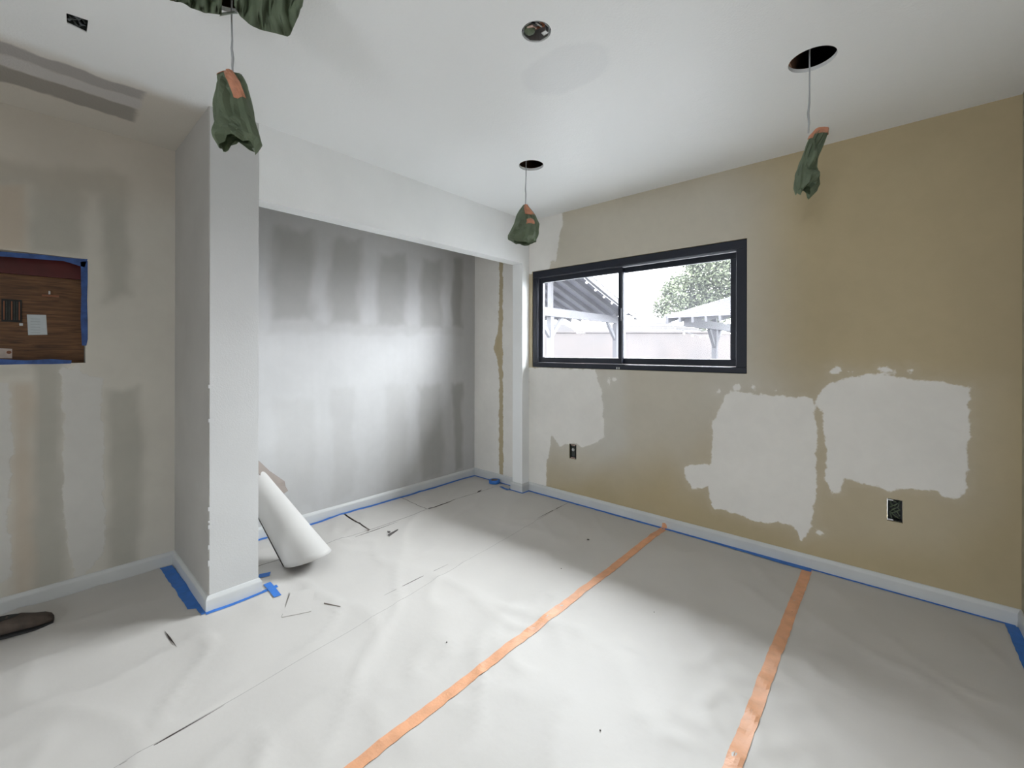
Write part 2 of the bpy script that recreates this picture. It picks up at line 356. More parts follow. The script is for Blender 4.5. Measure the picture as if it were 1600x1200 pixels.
# return wall right of the window wall, and the parts of the room behind the camera
box('wall_right_return', RX, RX+T, RY, D, 0, H, M['beige']); struct(bpy.data.objects['wall_right_return'])
box('wall_right_return_end', RX+T, RX2, RY, RY+T, 0, H, M['beige']); struct(bpy.data.objects['wall_right_return_end'])
box('wall_right', RX2, RX2+T, REAR, RY+T, 0, H, M['beige']); struct(bpy.data.objects['wall_right'])
grid_wall('wall_rear', 'y', REAR, B, RX2, 0, H, [(BX0, BX1, BZ0, BZ1)], M['white_wall'], -T, .3)
bm = bmesh.new()
for a, b, c, d in ((BX0, BX1, BZ0, BZ0+.05), (BX0, BX1, BZ1-.05, BZ1), (BX0, BX0+.05, BZ0+.05, BZ1-.05), (BX1-.05, BX1, BZ0+.05, BZ1-.05), (-.025, .025, BZ0+.05, BZ1-.05)):
    addbox(bm, a, b, REAR-.09, REAR-.04, c, d)
struct(frombm('window_rear_fill', bm, M['frame']))  # unseen rear window, added to let fill light in

# ceiling: slab with the real cut-outs
def ceil_mat():
    m = bpy.data.materials.new('ceiling paint'); m.use_nodes = True; t = m.node_tree; b = t.nodes['Principled BSDF']; N = t.nodes.new; L = t.links.new
    co = N('ShaderNodeTexCoord'); sp = N('ShaderNodeSeparateXYZ'); L(co.outputs['Object'], sp.inputs[0])
    def ns(s, d=4):
        n = N('ShaderNodeTexNoise'); n.inputs['Scale'].default_value = s; n.inputs['Detail'].default_value = d; L(co.outputs['Object'], n.inputs['Vector']); return n.outputs['Fac']
    def mth(op, a, b_=None):
        n = N('ShaderNodeMath'); n.operation = op
        for i, v in enumerate((a, b_)):
            if v is None: continue
            if isinstance(v, (int, float)): n.inputs[i].default_value = v
            else: L(v, n.inputs[i])
        return n.outputs[0]
    def rng(v, a, b_, c=0., d=1.):
        n = N('ShaderNodeMapRange'); n.interpolation_type = 'SMOOTHSTEP'; L(v, n.inputs[0])
        for i, x in zip((1, 2, 3, 4), (a, b_, c, d)): n.inputs[i].default_value = x
        return n.outputs[0]
    def mix(f, a, b_):
        n = N('ShaderNodeMix'); n.data_type = 'RGBA'; L(f, n.inputs['Factor'])
        for i, v in ((6, a), (7, b_)):
            if isinstance(v, tuple): n.inputs[i].default_value = (*v, 1)
            else: L(v, n.inputs[i])
        return n.outputs[2]
    X = mth('ADD', sp.outputs['X'], mth('MULTIPLY', mth('SUBTRACT', ns(7), .5), .10)); Y = mth('ADD', sp.outputs['Y'], mth('MULTIPLY', mth('SUBTRACT', ns(9), .5), .06))
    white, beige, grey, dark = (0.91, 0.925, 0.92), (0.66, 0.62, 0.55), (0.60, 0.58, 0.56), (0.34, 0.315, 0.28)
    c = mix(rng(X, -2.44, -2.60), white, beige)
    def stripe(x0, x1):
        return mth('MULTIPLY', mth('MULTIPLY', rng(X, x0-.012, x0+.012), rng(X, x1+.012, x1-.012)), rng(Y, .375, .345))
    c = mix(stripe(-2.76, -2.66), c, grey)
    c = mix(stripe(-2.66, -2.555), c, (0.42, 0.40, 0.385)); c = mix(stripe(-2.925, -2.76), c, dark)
    # feathered repair beside the centre box
    e = mth('ADD', mth('POWER', mth('DIVIDE', mth('SUBTRACT', X, -1.03), .20), 2.), mth('POWER', mth('DIVIDE', mth('SUBTRACT', Y, 1.50), .13), 2.))
    c = mix(rng(e, 1.3, .8, 0., .22), c, (0.70, 0.72, 0.74))
    L(c, b.inputs['Base Color']); b.inputs['Roughness'].default_value = 0.42; b.inputs['Specular IOR Level'].default_value = 0.32
    bp = N('ShaderNodeBump'); bp.inputs['Strength'].default_value = .35; bp.inputs['Distance'].default_value = .003
    L(mth('ADD', ns(120, 3), mth('MULTIPLY', ns(14, 3), 1.6)), bp.inputs['Height']); L(bp.outputs[0], b.inputs['Normal']); return m
M['ceiling'] = ceil_mat()
ceil = box('ceiling', B-T, RX2+T, REAR-T, D+T, H, H+.016, M['ceiling']); struct(ceil)
HOLES = [(on_z(830, 258.7, H), .078), (on_z(1269, 93.5, H), .082), (Vector((-1.665, .425, H)), .078), (on_z(838, 50, H), .054)]
RECT = [on_z(*p, H) for p in ((103.5, 20.5), (138, 32), (135.5, 51), (104.5, 36))]
def cut(o, bm):
    me = bpy.data.meshes.new('cutter'); bm.to_mesh(me); bm.free(); c = bpy.data.objects.new('cutter', me); COL.objects.link(c)
    md = o.modifiers.new('b', 'BOOLEAN'); md.operation = 'DIFFERENCE'; md.solver = 'EXACT'; md.object = c
    bpy.context.view_layer.update(); dg = bpy.context.evaluated_depsgraph_get(); new = bpy.data.meshes.new_from_object(o.evaluated_get(dg))
    o.modifiers.clear(); o.data = new; bpy.data.objects.remove(c)
bm = bmesh.new()
for p, r in HOLES: bmesh.ops.create_cone(bm, cap_ends=True, segments=48, radius1=r, radius2=r, depth=.1, matrix=Matrix.Translation(p))
lo = [bm.verts.new((p.x, p.y, H-.05)) for p in RECT]; hi = [bm.verts.new((p.x, p.y, H+.05)) for p in RECT]
bm.faces.new(lo); bm.faces.new(hi)
for k in range(4): bm.faces.new((lo[k], lo[(k+1) % 4], hi[(k+1) % 4], hi[k]))
bmesh.ops.recalc_face_normals(bm, faces=bm.faces[:])
cut(ceil, bm)
# attic deck above so the cut-outs stay dark, with joists
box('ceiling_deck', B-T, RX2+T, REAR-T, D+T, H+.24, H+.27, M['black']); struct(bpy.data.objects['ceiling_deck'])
bm = bmesh.new()
addbox(bm, B-T, RX2+T, D+T-.02, D+T, H+.016, H+.24); addbox(bm, B-T, RX2+T, REAR-T, REAR-T+.02, H+.016, H+.24)
addbox(bm, B-T, B-T+.02, REAR-T, D+T, H+.016, H+.24); addbox(bm, RX2+T-.02, RX2+T, REAR-T, D+T, H+.016, H+.24)
struct(frombm('ceiling_rim', bm, M['joist']))
for k, xj in enumerate((-.335, -.86, -1.49, -1.9)):
    struct(box('ceiling_joist', xj-.02, xj+.02, REAR, D, H+.0165, H+.235, M['joist']))

# ------------------------------------------------------------------ baseboards, mitred along the wall line
path = [(B, REAR), (B, PY0-.004), (E, PY0-.004), (E, PY1), (B, PY1), (B, D), (F, D), (F, SY), (E, SY), (E, D), (RX, D), (RX, RY), (RX2, RY), (RX2, REAR)]
bnames = ['baseboard_left', 'baseboard_recess_side', 'baseboard_pillar', 'baseboard_closet_side', 'baseboard_closet_back', 'baseboard_closet_end', 'baseboard_jamb_inner', 'baseboard_jamb', 'baseboard_jamb_front', 'baseboard_window_side', 'baseboard_right_return', 'baseboard_right_end', 'baseboard_right']
prof = [(0, 0), (.0135, 0), (.0135, .062), (.0125, .067), (.008, .0765), (.005, .0815), (0, .083)]
def offs(i, d):
    p = Vector(path[i]); dirs = []
    if i > 0: dirs.append((p-Vector(path[i-1])).normalized())
    if i < len(path)-1: dirs.append((Vector(path[i+1])-p).normalized())
    ns_ = [Vector((v.y, -v.x)) for v in dirs]
    if len(ns_) == 1: return p + ns_[0]*d
    return p + (ns_[0]+ns_[1])*d
for i, nm in enumerate(bnames):
    vs = []
    for e in (i, i+1):
        for d, z in prof: q = offs(e, d); vs.append((q.x, q.y, z))
    n = len(prof); fs = [(k, (k+1) % n, (k+1) % n + n, k+n)[::-1] for k in range(n)] + [tuple(range(n)), tuple(range(n, 2*n))[::-1]]
    struct(mesh(nm, vs, fs, M['white_trim']))

# ------------------------------------------------------------------ floor protection paper
def fz(x, y):
    v = Vector((x, y, 0))
    a = noise.noise(v*1.7)*.004 + noise.noise(v*4.3+Vector((3, 1, 0)))*.0022
    r = (1-abs(noise.noise(Vector((x*1.3+5, y*1.3, 2)))*2.2)); r = max(r, 0)**7*.0045
    q = (1-abs(noise.noise(Vector((x*3.1+y*1.2, y*2.0-1, 7)))*2.4)); q = max(q, 0)**8*.003
    near = math.exp(-((x+.366)/.22)**2) + .5*math.exp(-((x+1.212)/.2)**2)
    wv = Vector((x*6, y*5, 4)); cr_ = max(1-abs(noise.noise(wv)*3), 0)**3*.005*near*(1 if y < 2.2 else .25)
    edge = min(1, max(0, (D-.03-y)/.12)) 
    return .0075 + max(-.0065, (a + r + q*1.5 + cr_*1.6)*edge*1.55)
_fc = {}
def fzi(x, y, st=.025):
    gx, gy = (x-1e-4)/st, (y-1e-4)/st; i, j = math.floor(gx), math.floor(gy); fx, fy = gx-i, gy-j
    def q(a, b):
        if (a, b) not in _fc: _fc[(a, b)] = fz(a*st+1e-4, b*st+1e-4)
        return _fc[(a, b)]
    return (q(i, j)*(1-fx)+q(i+1, j)*fx)*(1-fy) + (q(i, j+1)*(1-fx)+q(i+1, j+1)*fx)*fy
def clipgrid(name, poly, dz, step=.025):
    xs = [p[0] for p in poly]; ys = [p[1] for p in poly]
    bm = bmesh.new(); vs = [bm.verts.new((x, y, 0)) for x, y in poly]; bm.faces.new(vs)
    x = math.floor(min(xs)/step)*step
    while x < max(xs):
        x += step; bmesh.ops.bisect_plane(bm, geom=bm.verts[:]+bm.edges[:]+bm.faces[:], plane_co=(x+1e-4, 0, 0), plane_no=(1, 0, 0))
    y = math.floor(min(ys)/step)*step
    while y < max(ys):
        y += step; bmesh.ops.bisect_plane(bm, geom=bm.verts[:]+bm.edges[:]+bm.faces[:], plane_co=(0, y+1e-4, 0), plane_no=(0, 1, 0))
    for v in bm.verts: v.co.z = fz(v.co.x, v.co.y) + dz
    o = frombm(name, bm, M['kraft'], None, True)
    if o.data.polygons[0].normal.z < 0: o.data.flip_normals()
    return o
def fl(px, py): p = on_z(px, py, .006); return (p.x, p.y)
XT1, XT2 = fl(1038, 826)[0], fl(1257, 902)[0]
e1 = D-.016
s_near, s_far = fl(190, 1195), fl(885, 787)
sl = (s_far[0]-s_near[0])/(s_far[1]-s_near[1])
def sx3(y): return s_near[0] + sl*(y-s_near[1])
y0 = REAR+.05
sheets = [([(XT2+.0006, y0), (RX2-.02, y0), (RX2-.02, RY-.02), (RX-.016, RY-.02), (RX-.016, e1), (XT2+.0006, e1)], 0, 'grey floor paper sheet against the right end of the beige wall'),
          ([(XT1+.002, y0), (XT2-.002, y0), (XT2-.002, e1), (XT1+.002, e1)], .0, 'grey floor paper sheet between the two orange tape lines'),
          ([(sx3(y0)+.0005, y0), (XT1-.002, y0), (XT1-.002, e1), (sx3(e1)+.0005, e1)], .0, 'grey floor paper sheet left of the long orange tape line')]
# closet-side pieces
a1, a2, a3 = fl(483, 868), fl(885, 787), fl(735, 741)
cl = -2.52
def L2(a, b, f): return (a[0]+(b[0]-a[0])*f, a[1]+(b[1]-a[1])*f)
g = {k: fl(*v) for k, v in {'p': (556, 839), 'q': (620, 815), 'r': (668, 797), 's': (728, 777), 't': (748, 768), 'u': (541, 805.5), 'v': (575, 827), 'w': (630, 779)}.items()}
xs_ = g['r'][0]
sheets += [([(B+.016, y0), (sx3(y0)-.0005, y0), (sx3(1.2)-.0005, 1.2), (sx3(e1)-.0005, e1), (E+.015, e1), (E+.015, SY-.015), (xs_+.001, SY-.015), (xs_+.001, PY1+.016), (E+.016, PY1+.016), (E+.016, PY0-.02), (B+.016, PY0-.02)], 0, 'grey floor paper sheet around the foot of the pillar'),
           ([(B+.016, PY1+.016), (xs_-.004, PY1+.016), (xs_-.001, g['v'][1]-.004), (B+.016, g['u'][1]-.012)], 0, 'grey floor paper strip in the closet under the leaning roll'),
           ([(B+.016, g['u'][1]+.003), (xs_-.003, g['v'][1]+.008), (xs_-.003, g['r'][1]-.002), (B+.016, g['w'][1]-.002)], 0, 'grey floor paper piece along the middle of the closet back wall'),
           ([(B+.016, g['w'][1]+.002), (xs_-.006, g['r'][1]+.002), (xs_-.001, SY-.015), (F-.015, SY-.015), (F-.015, D-.016), (B+.016, D-.016)], 0, 'grey floor paper piece in the far corner of the closet')]
for poly, dz, lab in sheets:
    tag(clipgrid('floor_paper', poly, dz), lab, 'floor paper', 'grey floor protection paper sheets')

# tape ribbons on the floor
def ribbon(name, pts, wd, m, label, dz=.0022, step=.0125, jag=.0, fixed=None, parent=None, group=None, cat='tape'):
    pts = [Vector(p) for p in pts]; out = []
    for a, b in zip(pts, pts[1:]):
        n = max(1, int((b-a).length/step)); out += [a.lerp(b, k/n) for k in range(n)]
    out.append(pts[-1]); verts = []; 
    for i, p in enumerate(out):
        d = (out[min(i+1, len(out)-1)]-out[max(i-1, 0)]).normalized(); s = Vector((d.y, -d.x))
        j1, j2 = jag*1.6*noise.noise(Vector((i*.35, p.x*3, 1))), jag*1.6*noise.noise(Vector((i*.35, p.y*3, 9))); ww = wd[0] + (wd[1]-wd[0])*i/(len(out)-1) if isinstance(wd, tuple) else wd
        for o_ in (-ww/2+j1, -ww*.25, 0, ww*.25, ww/2+j2):
            q = p + s*o_; verts.append((q.x, q.y, (fzi(q.x, q.y) if fixed is None else fixed)+dz))
    faces = []
    for i in range(len(out)-1):
        for k in range(4): a = i*5+k; faces.append((a, a+1, a+6, a+5))
    o = mesh(name, verts, faces, m, parent, False)
    if o.data.polygons[0].normal.z < 0: o.data.flip_normals()
    md = o.modifiers.new('thickness', 'SOLIDIFY'); md.thickness = .0006
    if label: tag(o, label, cat, group)
    return o
t1 = ribbon('orange_tape', [(XT1, REAR+.1), (XT1-.004, 1.2), (XT1, e1)], .047, M['orange'], 'long orange tape line running diagonally across the floor, left one of two', group='orange tape seams', jag=.002)
# its end climbs the baseboard
c = on_y(1038, 824, D-.015)
vs = [(c.x-.018, D-.0155, .004), (c.x+.020, D-.0155, .004), (c.x+.016, D-.0155, .035), (c.x+.005, D-.0158, .046), (c.x-.014, D-.0155, .042)]
tp = mesh('tape_end', vs, [(0, 1, 2, 3, 4)], M['orange'], t1); tp.modifiers.new('s', 'SOLIDIFY').thickness = .0008
ribbon('orange_tape', [(XT2-.002, REAR+.1), (XT2+.004, 1.5), (XT2, e1-.02)], .047, M['orange'], 'orange tape line on the floor nearer the right, right one of two', group='orange tape seams', jag=.002)

by = D-.0135
ribbon('blue_tape', [(E+.02, by-.011), (-1.3, by-.012), (-.9, by-.011)], .026, M['blue'], 'blue tape edging the floor under the window', jag=.003, group='blue tape edges')
ribbon('blue_tape', [(-.9, by-.012), (-.62, by-.020), (-.34, by-.024)], (.03, .052), M['blue'], 'wide blue tape by the baseboard where the right orange line ends', jag=.003, group='blue tape edges', dz=.0032)
ribbon('blue_tape', [(-.36, by-.008), (.0, by-.006), (RX-.02, by-.006)], .018, M['blue'], 'thin blue tape edging the right end of the beige wall', jag=.003, group='blue tape edges')
ribbon('blue_tape', [(RX-.030, D-.03), (RX-.030, RY)], .05, M['blue'], 'blue tape turning the corner at the right edge', jag=.002, group='blue tape edges', dz=.0032)
ribbon('blue_tape', [(B+.028, PY1+.03), (B+.028, D-.02)], .030, M['blue'], 'long blue tape along the closet back baseboard', jag=.002, group='blue tape edges')
ribbon('blue_tape', [(B+.02, D-.022), (F+.0, D-.022)], .022, M['blue'], 'blue tape along the closet end baseboard', jag=.002, group='blue tape edges')
ribbon('blue_tape', [(F-.02, SY+.03), (F-.022, SY-.022), (E+.022, SY-.022), (E+.022, D-.01)], .022, M['blue'], 'blue tape wrapped round the foot of the narrow closet jamb', jag=.002, group='blue tape edges')
ribbon('blue_tape', [(E+.022, PY0-.02), (E+.022, PY1+.085)], .026, M['blue'], 'blue tape under the front of the pillar, ending in a cross', jag=.001, group='blue tape edges')
ribbon('blue_tape', [(B+.03, PY0-.05), (E-.1, PY0-.038), (E-.1, PY0-.036)], .055, M['blue'], 'blue tape along the shaded side of the pillar', jag=.002, group='blue tape edges')
ribbon('blue_tape', [(E-.105, PY0-.028), (E+.02, PY0-.026)], .022, M['blue'], 'short narrow blue tape meeting the pillar corner', jag=.001, group='blue tape edges', dz=.0036)
a, b = fl(417, 914), fl(434, 934); ribbon('blue_tape', [a, b], .034, M['blue'], 'short blue tape scrap crossing the tape at the pillar corner', dz=.0042, group='blue tape edges')
a, b = fl(404, 902), fl(422, 899); ribbon('blue_tape', [a, b], .045, M['blue'], 'short blue tape scrap inside the closet beside the pillar', dz=.0032, group='blue tape edges')
a, b = fl(782, 762), fl(794, 767); ribbon('blue_tape', [a, b], .03, M['blue'], 'crumpled blue tape scrap beside the tape roll', dz=.0042, jag=.006, step=.01, group='blue tape edges')
# roll of blue tape
c = on_z(772.5, 755, .008); root = empty('tape_roll', (c.x, c.y, .006), 'roll of blue painters tape lying flat in the closet corner', 'tape roll')
bm = bmesh.new(); R0, R1, hh = .033, .052, .030; n = 40; rings = []
pr = [(R0, .0), (R1-.002, .0), (R1, .002), (R1, hh-.002), (R1-.002, hh), (R0, hh)]
for r, z in pr: rings.append([bm.verts.new((c.x+r*math.cos(k*2*math.pi/n), c.y+r*math.sin(k*2*math.pi/n), .011+z)) for k in range(n)])
for i in range(len(rings)): 
    if i == len(rings)-1: continue
    for k in range(n): bm.faces.new((rings[i][k], rings[i][(k+1) % n], rings[i+1][(k+1) % n], rings[i+1][k]))
frombm('wound_tape', bm, M['blue'], root, True)
bm = bmesh.new()
rr = [[bm.verts.new((c.x+r*math.cos(k*2*math.pi/n), c.y+r*math.sin(k*2*math.pi/n), z)) for k in range(n)] for r, z in ((.0335, .010), (.0335, .0405), (.031, .0405), (.031, .010))]
for i in range(4):
    for k in range(n): bm.faces.new((rr[i][k], rr[i][(k+1) % n], rr[(i+1) % 4][(k+1) % n], rr[(i+1) % 4][k]))
frombm('core', bm, M['kraft_in'], root)
# flaps / cut square in the paper and crumbs
def scrap(pts, label, lift=0.004, m='kraft', cat='paper scrap'):
    q = [on_z(x, y, .009) for x, y in pts]; cx = sum(p.x for p in q)/len(q); cy = sum(p.y for p in q)/len(q)
    vs = [(p.x, p.y, fzi(p.x, p.y)+.002+(lift if k == 0 else 0)) for k, p in enumerate(q)]
    o = mesh('paper_scrap', vs, [tuple(range(len(vs)))], M[m]); o.modifiers.new('s', 'SOLIDIFY').thickness = .001
    if o.data.polygons[0].normal.z < 0: o.data.flip_normals()
    return tag(o, label, cat)
scrap([(455,926),(492,921),(486,956),(440,965)], 'square grey paper patch lying in front of the pillar', .006)
scrap([(506,944),(532,949),(532,950),(506,945)], 'thin dark paper sliver right of the square paper patch', .003, 'kraft_in')
scrap([(606,836),(622,826.5),(622,828.5),(608,838)], 'small dark curled paper sliver in front of the closet', .006, 'debris')
scrap([(605,830),(610,829.5),(610,832),(606,832.5)], 'tiny dark crumb on the floor beside the curled sliver', .004, 'debris', 'debris')
scrap([(572,826),(577,828),(575,830)], 'tiny lifted corner of floor paper in the closet', .012, 'kraft_in')
def slit(a, b, w_, label):
    a, b = Vector(fl(*a)), Vector(fl(*b)); d = (b-a); s = Vector((d.y, -d.x)).normalized()*w_/2; mid_ = a.lerp(b, .45)
    P = [a, mid_-s, b, mid_+s]; o = mesh('floor_tear', [(p.x, p.y, fzi(p.x, p.y)+.0016) for p in P], [(0, 1, 2, 3)], M['subfloor']); o.modifiers.new('s', 'SOLIDIFY').thickness = .0005
    if o.data.polygons[0].normal.z < 0: o.data.flip_normals()
    tag(o, label, 'tear')
slit((541,806),(577,828.5), .011, 'dark tear in the floor paper near the leaning roll')
slit((668,797.5),(730,775.5), .010, 'long dark tear in the floor paper near the closet corner')
slit((745,771),(753,766), .022, 'short dark nick in the floor paper below the tape roll')
slit((555,839.5),(622,815), .004, 'faint thin tear line right of the leaning roll')
slit((840,811),(888,786), .006, 'dark slit in the floor paper below the narrow jamb')
slit((186,1199),(350,1103), .0045, 'long dark slit in the floor paper at the bottom left')
slit((257,985),(276,1012), .007, 'short dark slit in the floor paper left of the pillar foot')
slit((600,932),(700,884), .003, 'faint slit in the floor paper in front of the square patch')
slit((440,965),(456,928), .006, 'dark left edge under the square paper patch')
dl = [((919,843), .010, 'dark blue crumb on the floor before the window wall'), ((698,1005), .004, 'tiny dark speck on the floor centre'), ((1238,957), .003, 'tiny dark speck beside the right orange line'), ((938,1141), .004, 'tiny dark speck near the bottom middle'), ((877,888), .004, 'tiny grey speck below the dark blue crumb'), ((1022,957), .003, 'tiny grey speck between the tape lines')]
for (x, y), r, lab in dl:
    p = on_z(x, y, .009); bm = bmesh.new(); bmesh.ops.create_icosphere(bm, subdivisions=1, radius=r, matrix=Matrix.Translation((p.x, p.y, fz(p.x, p.y)+r*.4)) @ Matrix.Diagonal((1, .7, .5, 1)))
    for v in bm.verts: v.co += Vector((random.uniform(-.2, .2), random.uniform(-.2, .2), 0))*r
    tag(frombm('crumb', bm, M['debris']), lab, 'debris')

# ------------------------------------------------------------------ leaning roll of floor paper
def paper_roll():
    b0 = on_z(469.9, 884, .0); 
    base = Vector((b0.x, b0.y, .0)); ax = Vector((-.577, -.175, .50)).normalized()
    u = ax.cross(Vector((0, 0, 1))).normalized(); v = u.cross(ax).normalized()
    # lift so that the rim touches the floor
    R0, R1, Ln = .122, .066, .635
    base.z = .012 + R0*abs(v.z)
    root = empty('paper_roll', (base.x, base.y, .006), 'large loose roll of pale floor paper leaning in the closet behind the pillar', 'paper roll')
    n, rows = 72, 24; turns = 1.35; verts = []; faces = []
    for j in range(rows+1):
        f = j/rows; R = R0+(R1-R0)*f; c = base + ax*Ln*f
        for k in range(n+1):
            th = -2.5 + turns*2*math.pi*k/n; r = R*(1 - .07*k/n)
            z0 = base.z + R0*(1-.07*k/n)*v.z*math.sin(th)
            verts.append(c + u*r*math.cos(th) + v*r*math.sin(th) - ax*(.537*(z0-.012)/ax.z*max(0, 1-f/.8)))
    for j in range(rows):
        for k in range(n): a = j*(n+1)+k; faces.append((a, a+n+1, a+n+2, a+1))
    o = mesh('rolled_sheet', verts, faces, M['kraft_roll'], root, True)
    o.data.materials.append(M['kraft_in'])
    md = o.modifiers.new('s', 'SOLIDIFY'); md.thickness = .0014; md.offset = -1; md.material_offset = 1
    # loose torn flap of the outer wrap
    t = 2.62
    P = [on_x(402, 718, B+.17), on_x(421, 736, B+.17), on_x(444.5, 752, B+.17), on_x(446, 760, B+.17), on_x(450, 767, B+.18), on_x(441, 773, B+.24), on_x(421, 758, B+.26), on_x(402, 738, B+.24)]
    fo = mesh('torn_flap', P, [(0, 1, 7), (1, 6, 7), (1, 2, 6), (2, 3, 6), (3, 5, 6), (3, 4, 5)], M['kraft_in'], root)
    fo.modifiers.new('s', 'SOLIDIFY').thickness = .0014
    fo['label'] = 'brown torn flap of the paper'
paper_roll()

# ------------------------------------------------------------------ window
def window():
    fr = empty('window_1', ((WX0+WX1)/2, D, WZ0), 'black framed sliding window in the beige wall', None, None, 'structure')
    y0, y1 = D+.006, D+.095
    def ring(name, x0, x1, z0, z1, wl, wr, wb, wt, ya, yb, m, parent, bev=.003):
        bm = bmesh.new()
        addbox(bm, x0, x1, ya, yb, z0, z0+wb, bev); addbox(bm, x0, x1, ya, yb, z1-wt, z1, bev)
        addbox(bm, x0, x0+wl, ya, yb, z0+wb, z1-wt, bev); addbox(bm, x1-wr, x1, ya, yb, z0+wb, z1-wt, bev)
        return frombm(name, bm, m, parent)
    e = .002
    ring('frame', WX0+e, WX1-e, WZ0+e, WZ1-e, .052, .062, .038, .058, y0, y1, M['frame'], fr)
    ring('frame_lip', WX0+.050, WX1-.062, WZ0+.036, WZ1-.056, .006, .006, .006, .006, y0+.012, y0+.04, M['gasket'], fr, .001)
    xm = on_y(970.5, 500, D+.05).x
    # sliding left sash, in the inner track
    s1 = ring('sash', WX0+.056, xm+.016, WZ0+.044, WZ1-.064, .040, .032, .046, .042, y0+.026, y0+.056, M['frame'], fr)
    box('pane', WX0+.09, xm-.010, y0+.039, y0+.043, WZ0+.085, WZ1-.10, M['glass'], s1)
    # fixed right sash, in the outer track
    s2 = ring('sash', xm-.016, WX1-.064, WZ0+.044, WZ1-.064, .030, .050, .046, .042, y0+.060, y0+.088, M['frame'], fr)
    box('pane', xm+.010, WX1-.108, y0+.073, y0+.077, WZ0+.085, WZ1-.10, M['glass'], s2)
    bm = bmesh.new(); addbox(bm, xm+.017, xm+.021, y0+.03, y0+.058, WZ0+.088, WZ1-.104); addbox(bm, xm+.026, xm+.029, y0+.034, y0+.058, WZ0+.088, WZ1-.104)
    frombm('interlock_strip', bm, M['gasket'], fr)
    box('latch', xm-.012, xm+.014, y0+.016, y0+.027, 1.50, 1.60, M['frame'], s1, .004)
    for k in (-.012, .006): box('setting_block', xm+k-.004, xm+k+.004, y0-.003, y0+.004, WZ0+.004, WZ0+.020, M['white_trim'], fr)
    bm = bmesh.new(); addbox(bm, WX0+.06, xm+.0, y0+.004, y0+.010, WZ0+.030, WZ0+.036); frombm('sill_track', bm, M['gasket'], fr)
    return fr
window()

# ------------------------------------------------------------------ outlet boxes in the window wall
def outlet(px0, py0, px1, py1, label, kind):
    a, b = on_y(px0, py1, D), on_y(px1, py0, D); x0, x1, z0, z1 = a.x, b.x, a.z, b.z
    root = empty('outlet_box', ((x0+x1)/2, D+.03, z0), label, 'outlet box', 'open outlet boxes in the beige wall')
    bm = bmesh.new(); d0, d1, tk = D+.0005, D+.065, .003
    addbox(bm, x0+.001, x1-.001, d1-tk, d1, z0+.001, z1-.001)
    addbox(bm, x0+.001, x0+.001+tk, d0+.008, d1, z0+.001, z1-.001); addbox(bm, x1-.001-tk, x1-.001, d0+.008, d1, z0+.001, z1-.001)
    addbox(bm, x0+.001, x1-.001, d0+.008, d1, z0+.001, z0+.001+tk); addbox(bm, x0+.001, x1-.001, d0+.008, d1, z1-.001-tk, z1-.001)
    frombm('box_shell', bm, M['boxplastic'], root)
    cx, cz = (x0+x1)/2, (z0+z1)/2; w_, h_ = (x1-x0), (z1-z0)
    if kind == 0:
        bm = bmesh.new(); addbox(bm, cx-w_*.22, cx+w_*.25, D+.006, D+.03, cz-h_*.36, cz+h_*.36, .002); frombm('receptacle', bm, M['boxplastic'], root)
        bm = bmesh.new(); bmesh.ops.create_cone(bm, cap_ends=True, segments=16, radius1=w_*.2, radius2=w_*.16, depth=.006, matrix=Matrix.Translation((cx, D+.004, cz+h_*.12)) @ Matrix.Rotation(math.pi/2, 4, 'X')); frombm('socket_face', bm, M['steel'], root)
        for s in (-1, 1): box('mounting_tab', cx-w_*.3, cx+w_*.3, D+.003, D+.005, cz+s*h_*.43-.003, cz+s*h_*.43+.003, M['tan_wire'], root)
    else:
        for k in range(5):
            bm = bmesh.new(); pts = []
            for q in range(7):
                pts.append((cx + w_*(.32*math.sin(q*1.3+k*1.9)), D+.012+.02*abs(math.cos(q*1.1+k)), cz + h_*(-.38+.76*q/6) + .004*math.sin(k*3+q)))
            tube(bm, pts, .0035, 6); frombm('conductor', bm, M['green'] if k < 3 else M['boxplastic'], root, True)
        for s in (-1, 1): box('mounting_tab', cx-w_*.5, cx-w_*.1, D+.003, D+.005, cz+s*h_*.44-.003, cz+s*h_*.44+.003, M['steel'], root)
outlet(889.5, 695, 900.5, 716, 'small open outlet box with a socket below the window corner patch', 0)
outlet(1386, 782.5, 1410.5, 813, 'open outlet box full of dark wires under the large right patch', 1)

# ------------------------------------------------------------------ niche with the wooden board in the left wall
def wood_mat():
    m = bpy.data.materials.new('varnished wood board'); m.use_nodes = True; t = m.node_tree; b = t.nodes['Principled BSDF']; N = t.nodes.new; L = t.links.new
    co = N('ShaderNodeTexCoord'); mp = N('ShaderNodeMapping'); mp.inputs['Scale'].default_value = (1, 2.0, 22); L(co.outputs['Object'], mp.inputs[0])
    n = N('ShaderNodeTexNoise'); n.inputs['Scale'].default_value = 4; n.inputs['Detail'].default_value = 6; n.inputs['Distortion'].default_value = .8; L(mp.outputs[0], n.inputs['Vector'])
    r = N('ShaderNodeValToRGB'); r.color_ramp.elements[0].position = .3; r.color_ramp.elements[0].color = (.055, .022, .008, 1); r.color_ramp.elements[1].position = .75; r.color_ramp.elements[1].color = (.20, .092, .034, 1)
    L(n.outputs['Fac'], r.inputs[0]); L(r.outputs[0], b.inputs['Base Color']); b.inputs['Roughness'].default_value = .45; return m
M['wood'] = wood_mat()
M['red'] = mat('dark red painted rail', (0.075, 0.006, 0.007), 0.4, var=.25, scale=8)
M['paper'] = mat('small paper notice', (0.50, 0.54, 0.55), .8, var=.04, scale=40)
M['paper2'] = mat('off white sticker', (0.55, 0.47, 0.42), .8, var=.1, scale=60)
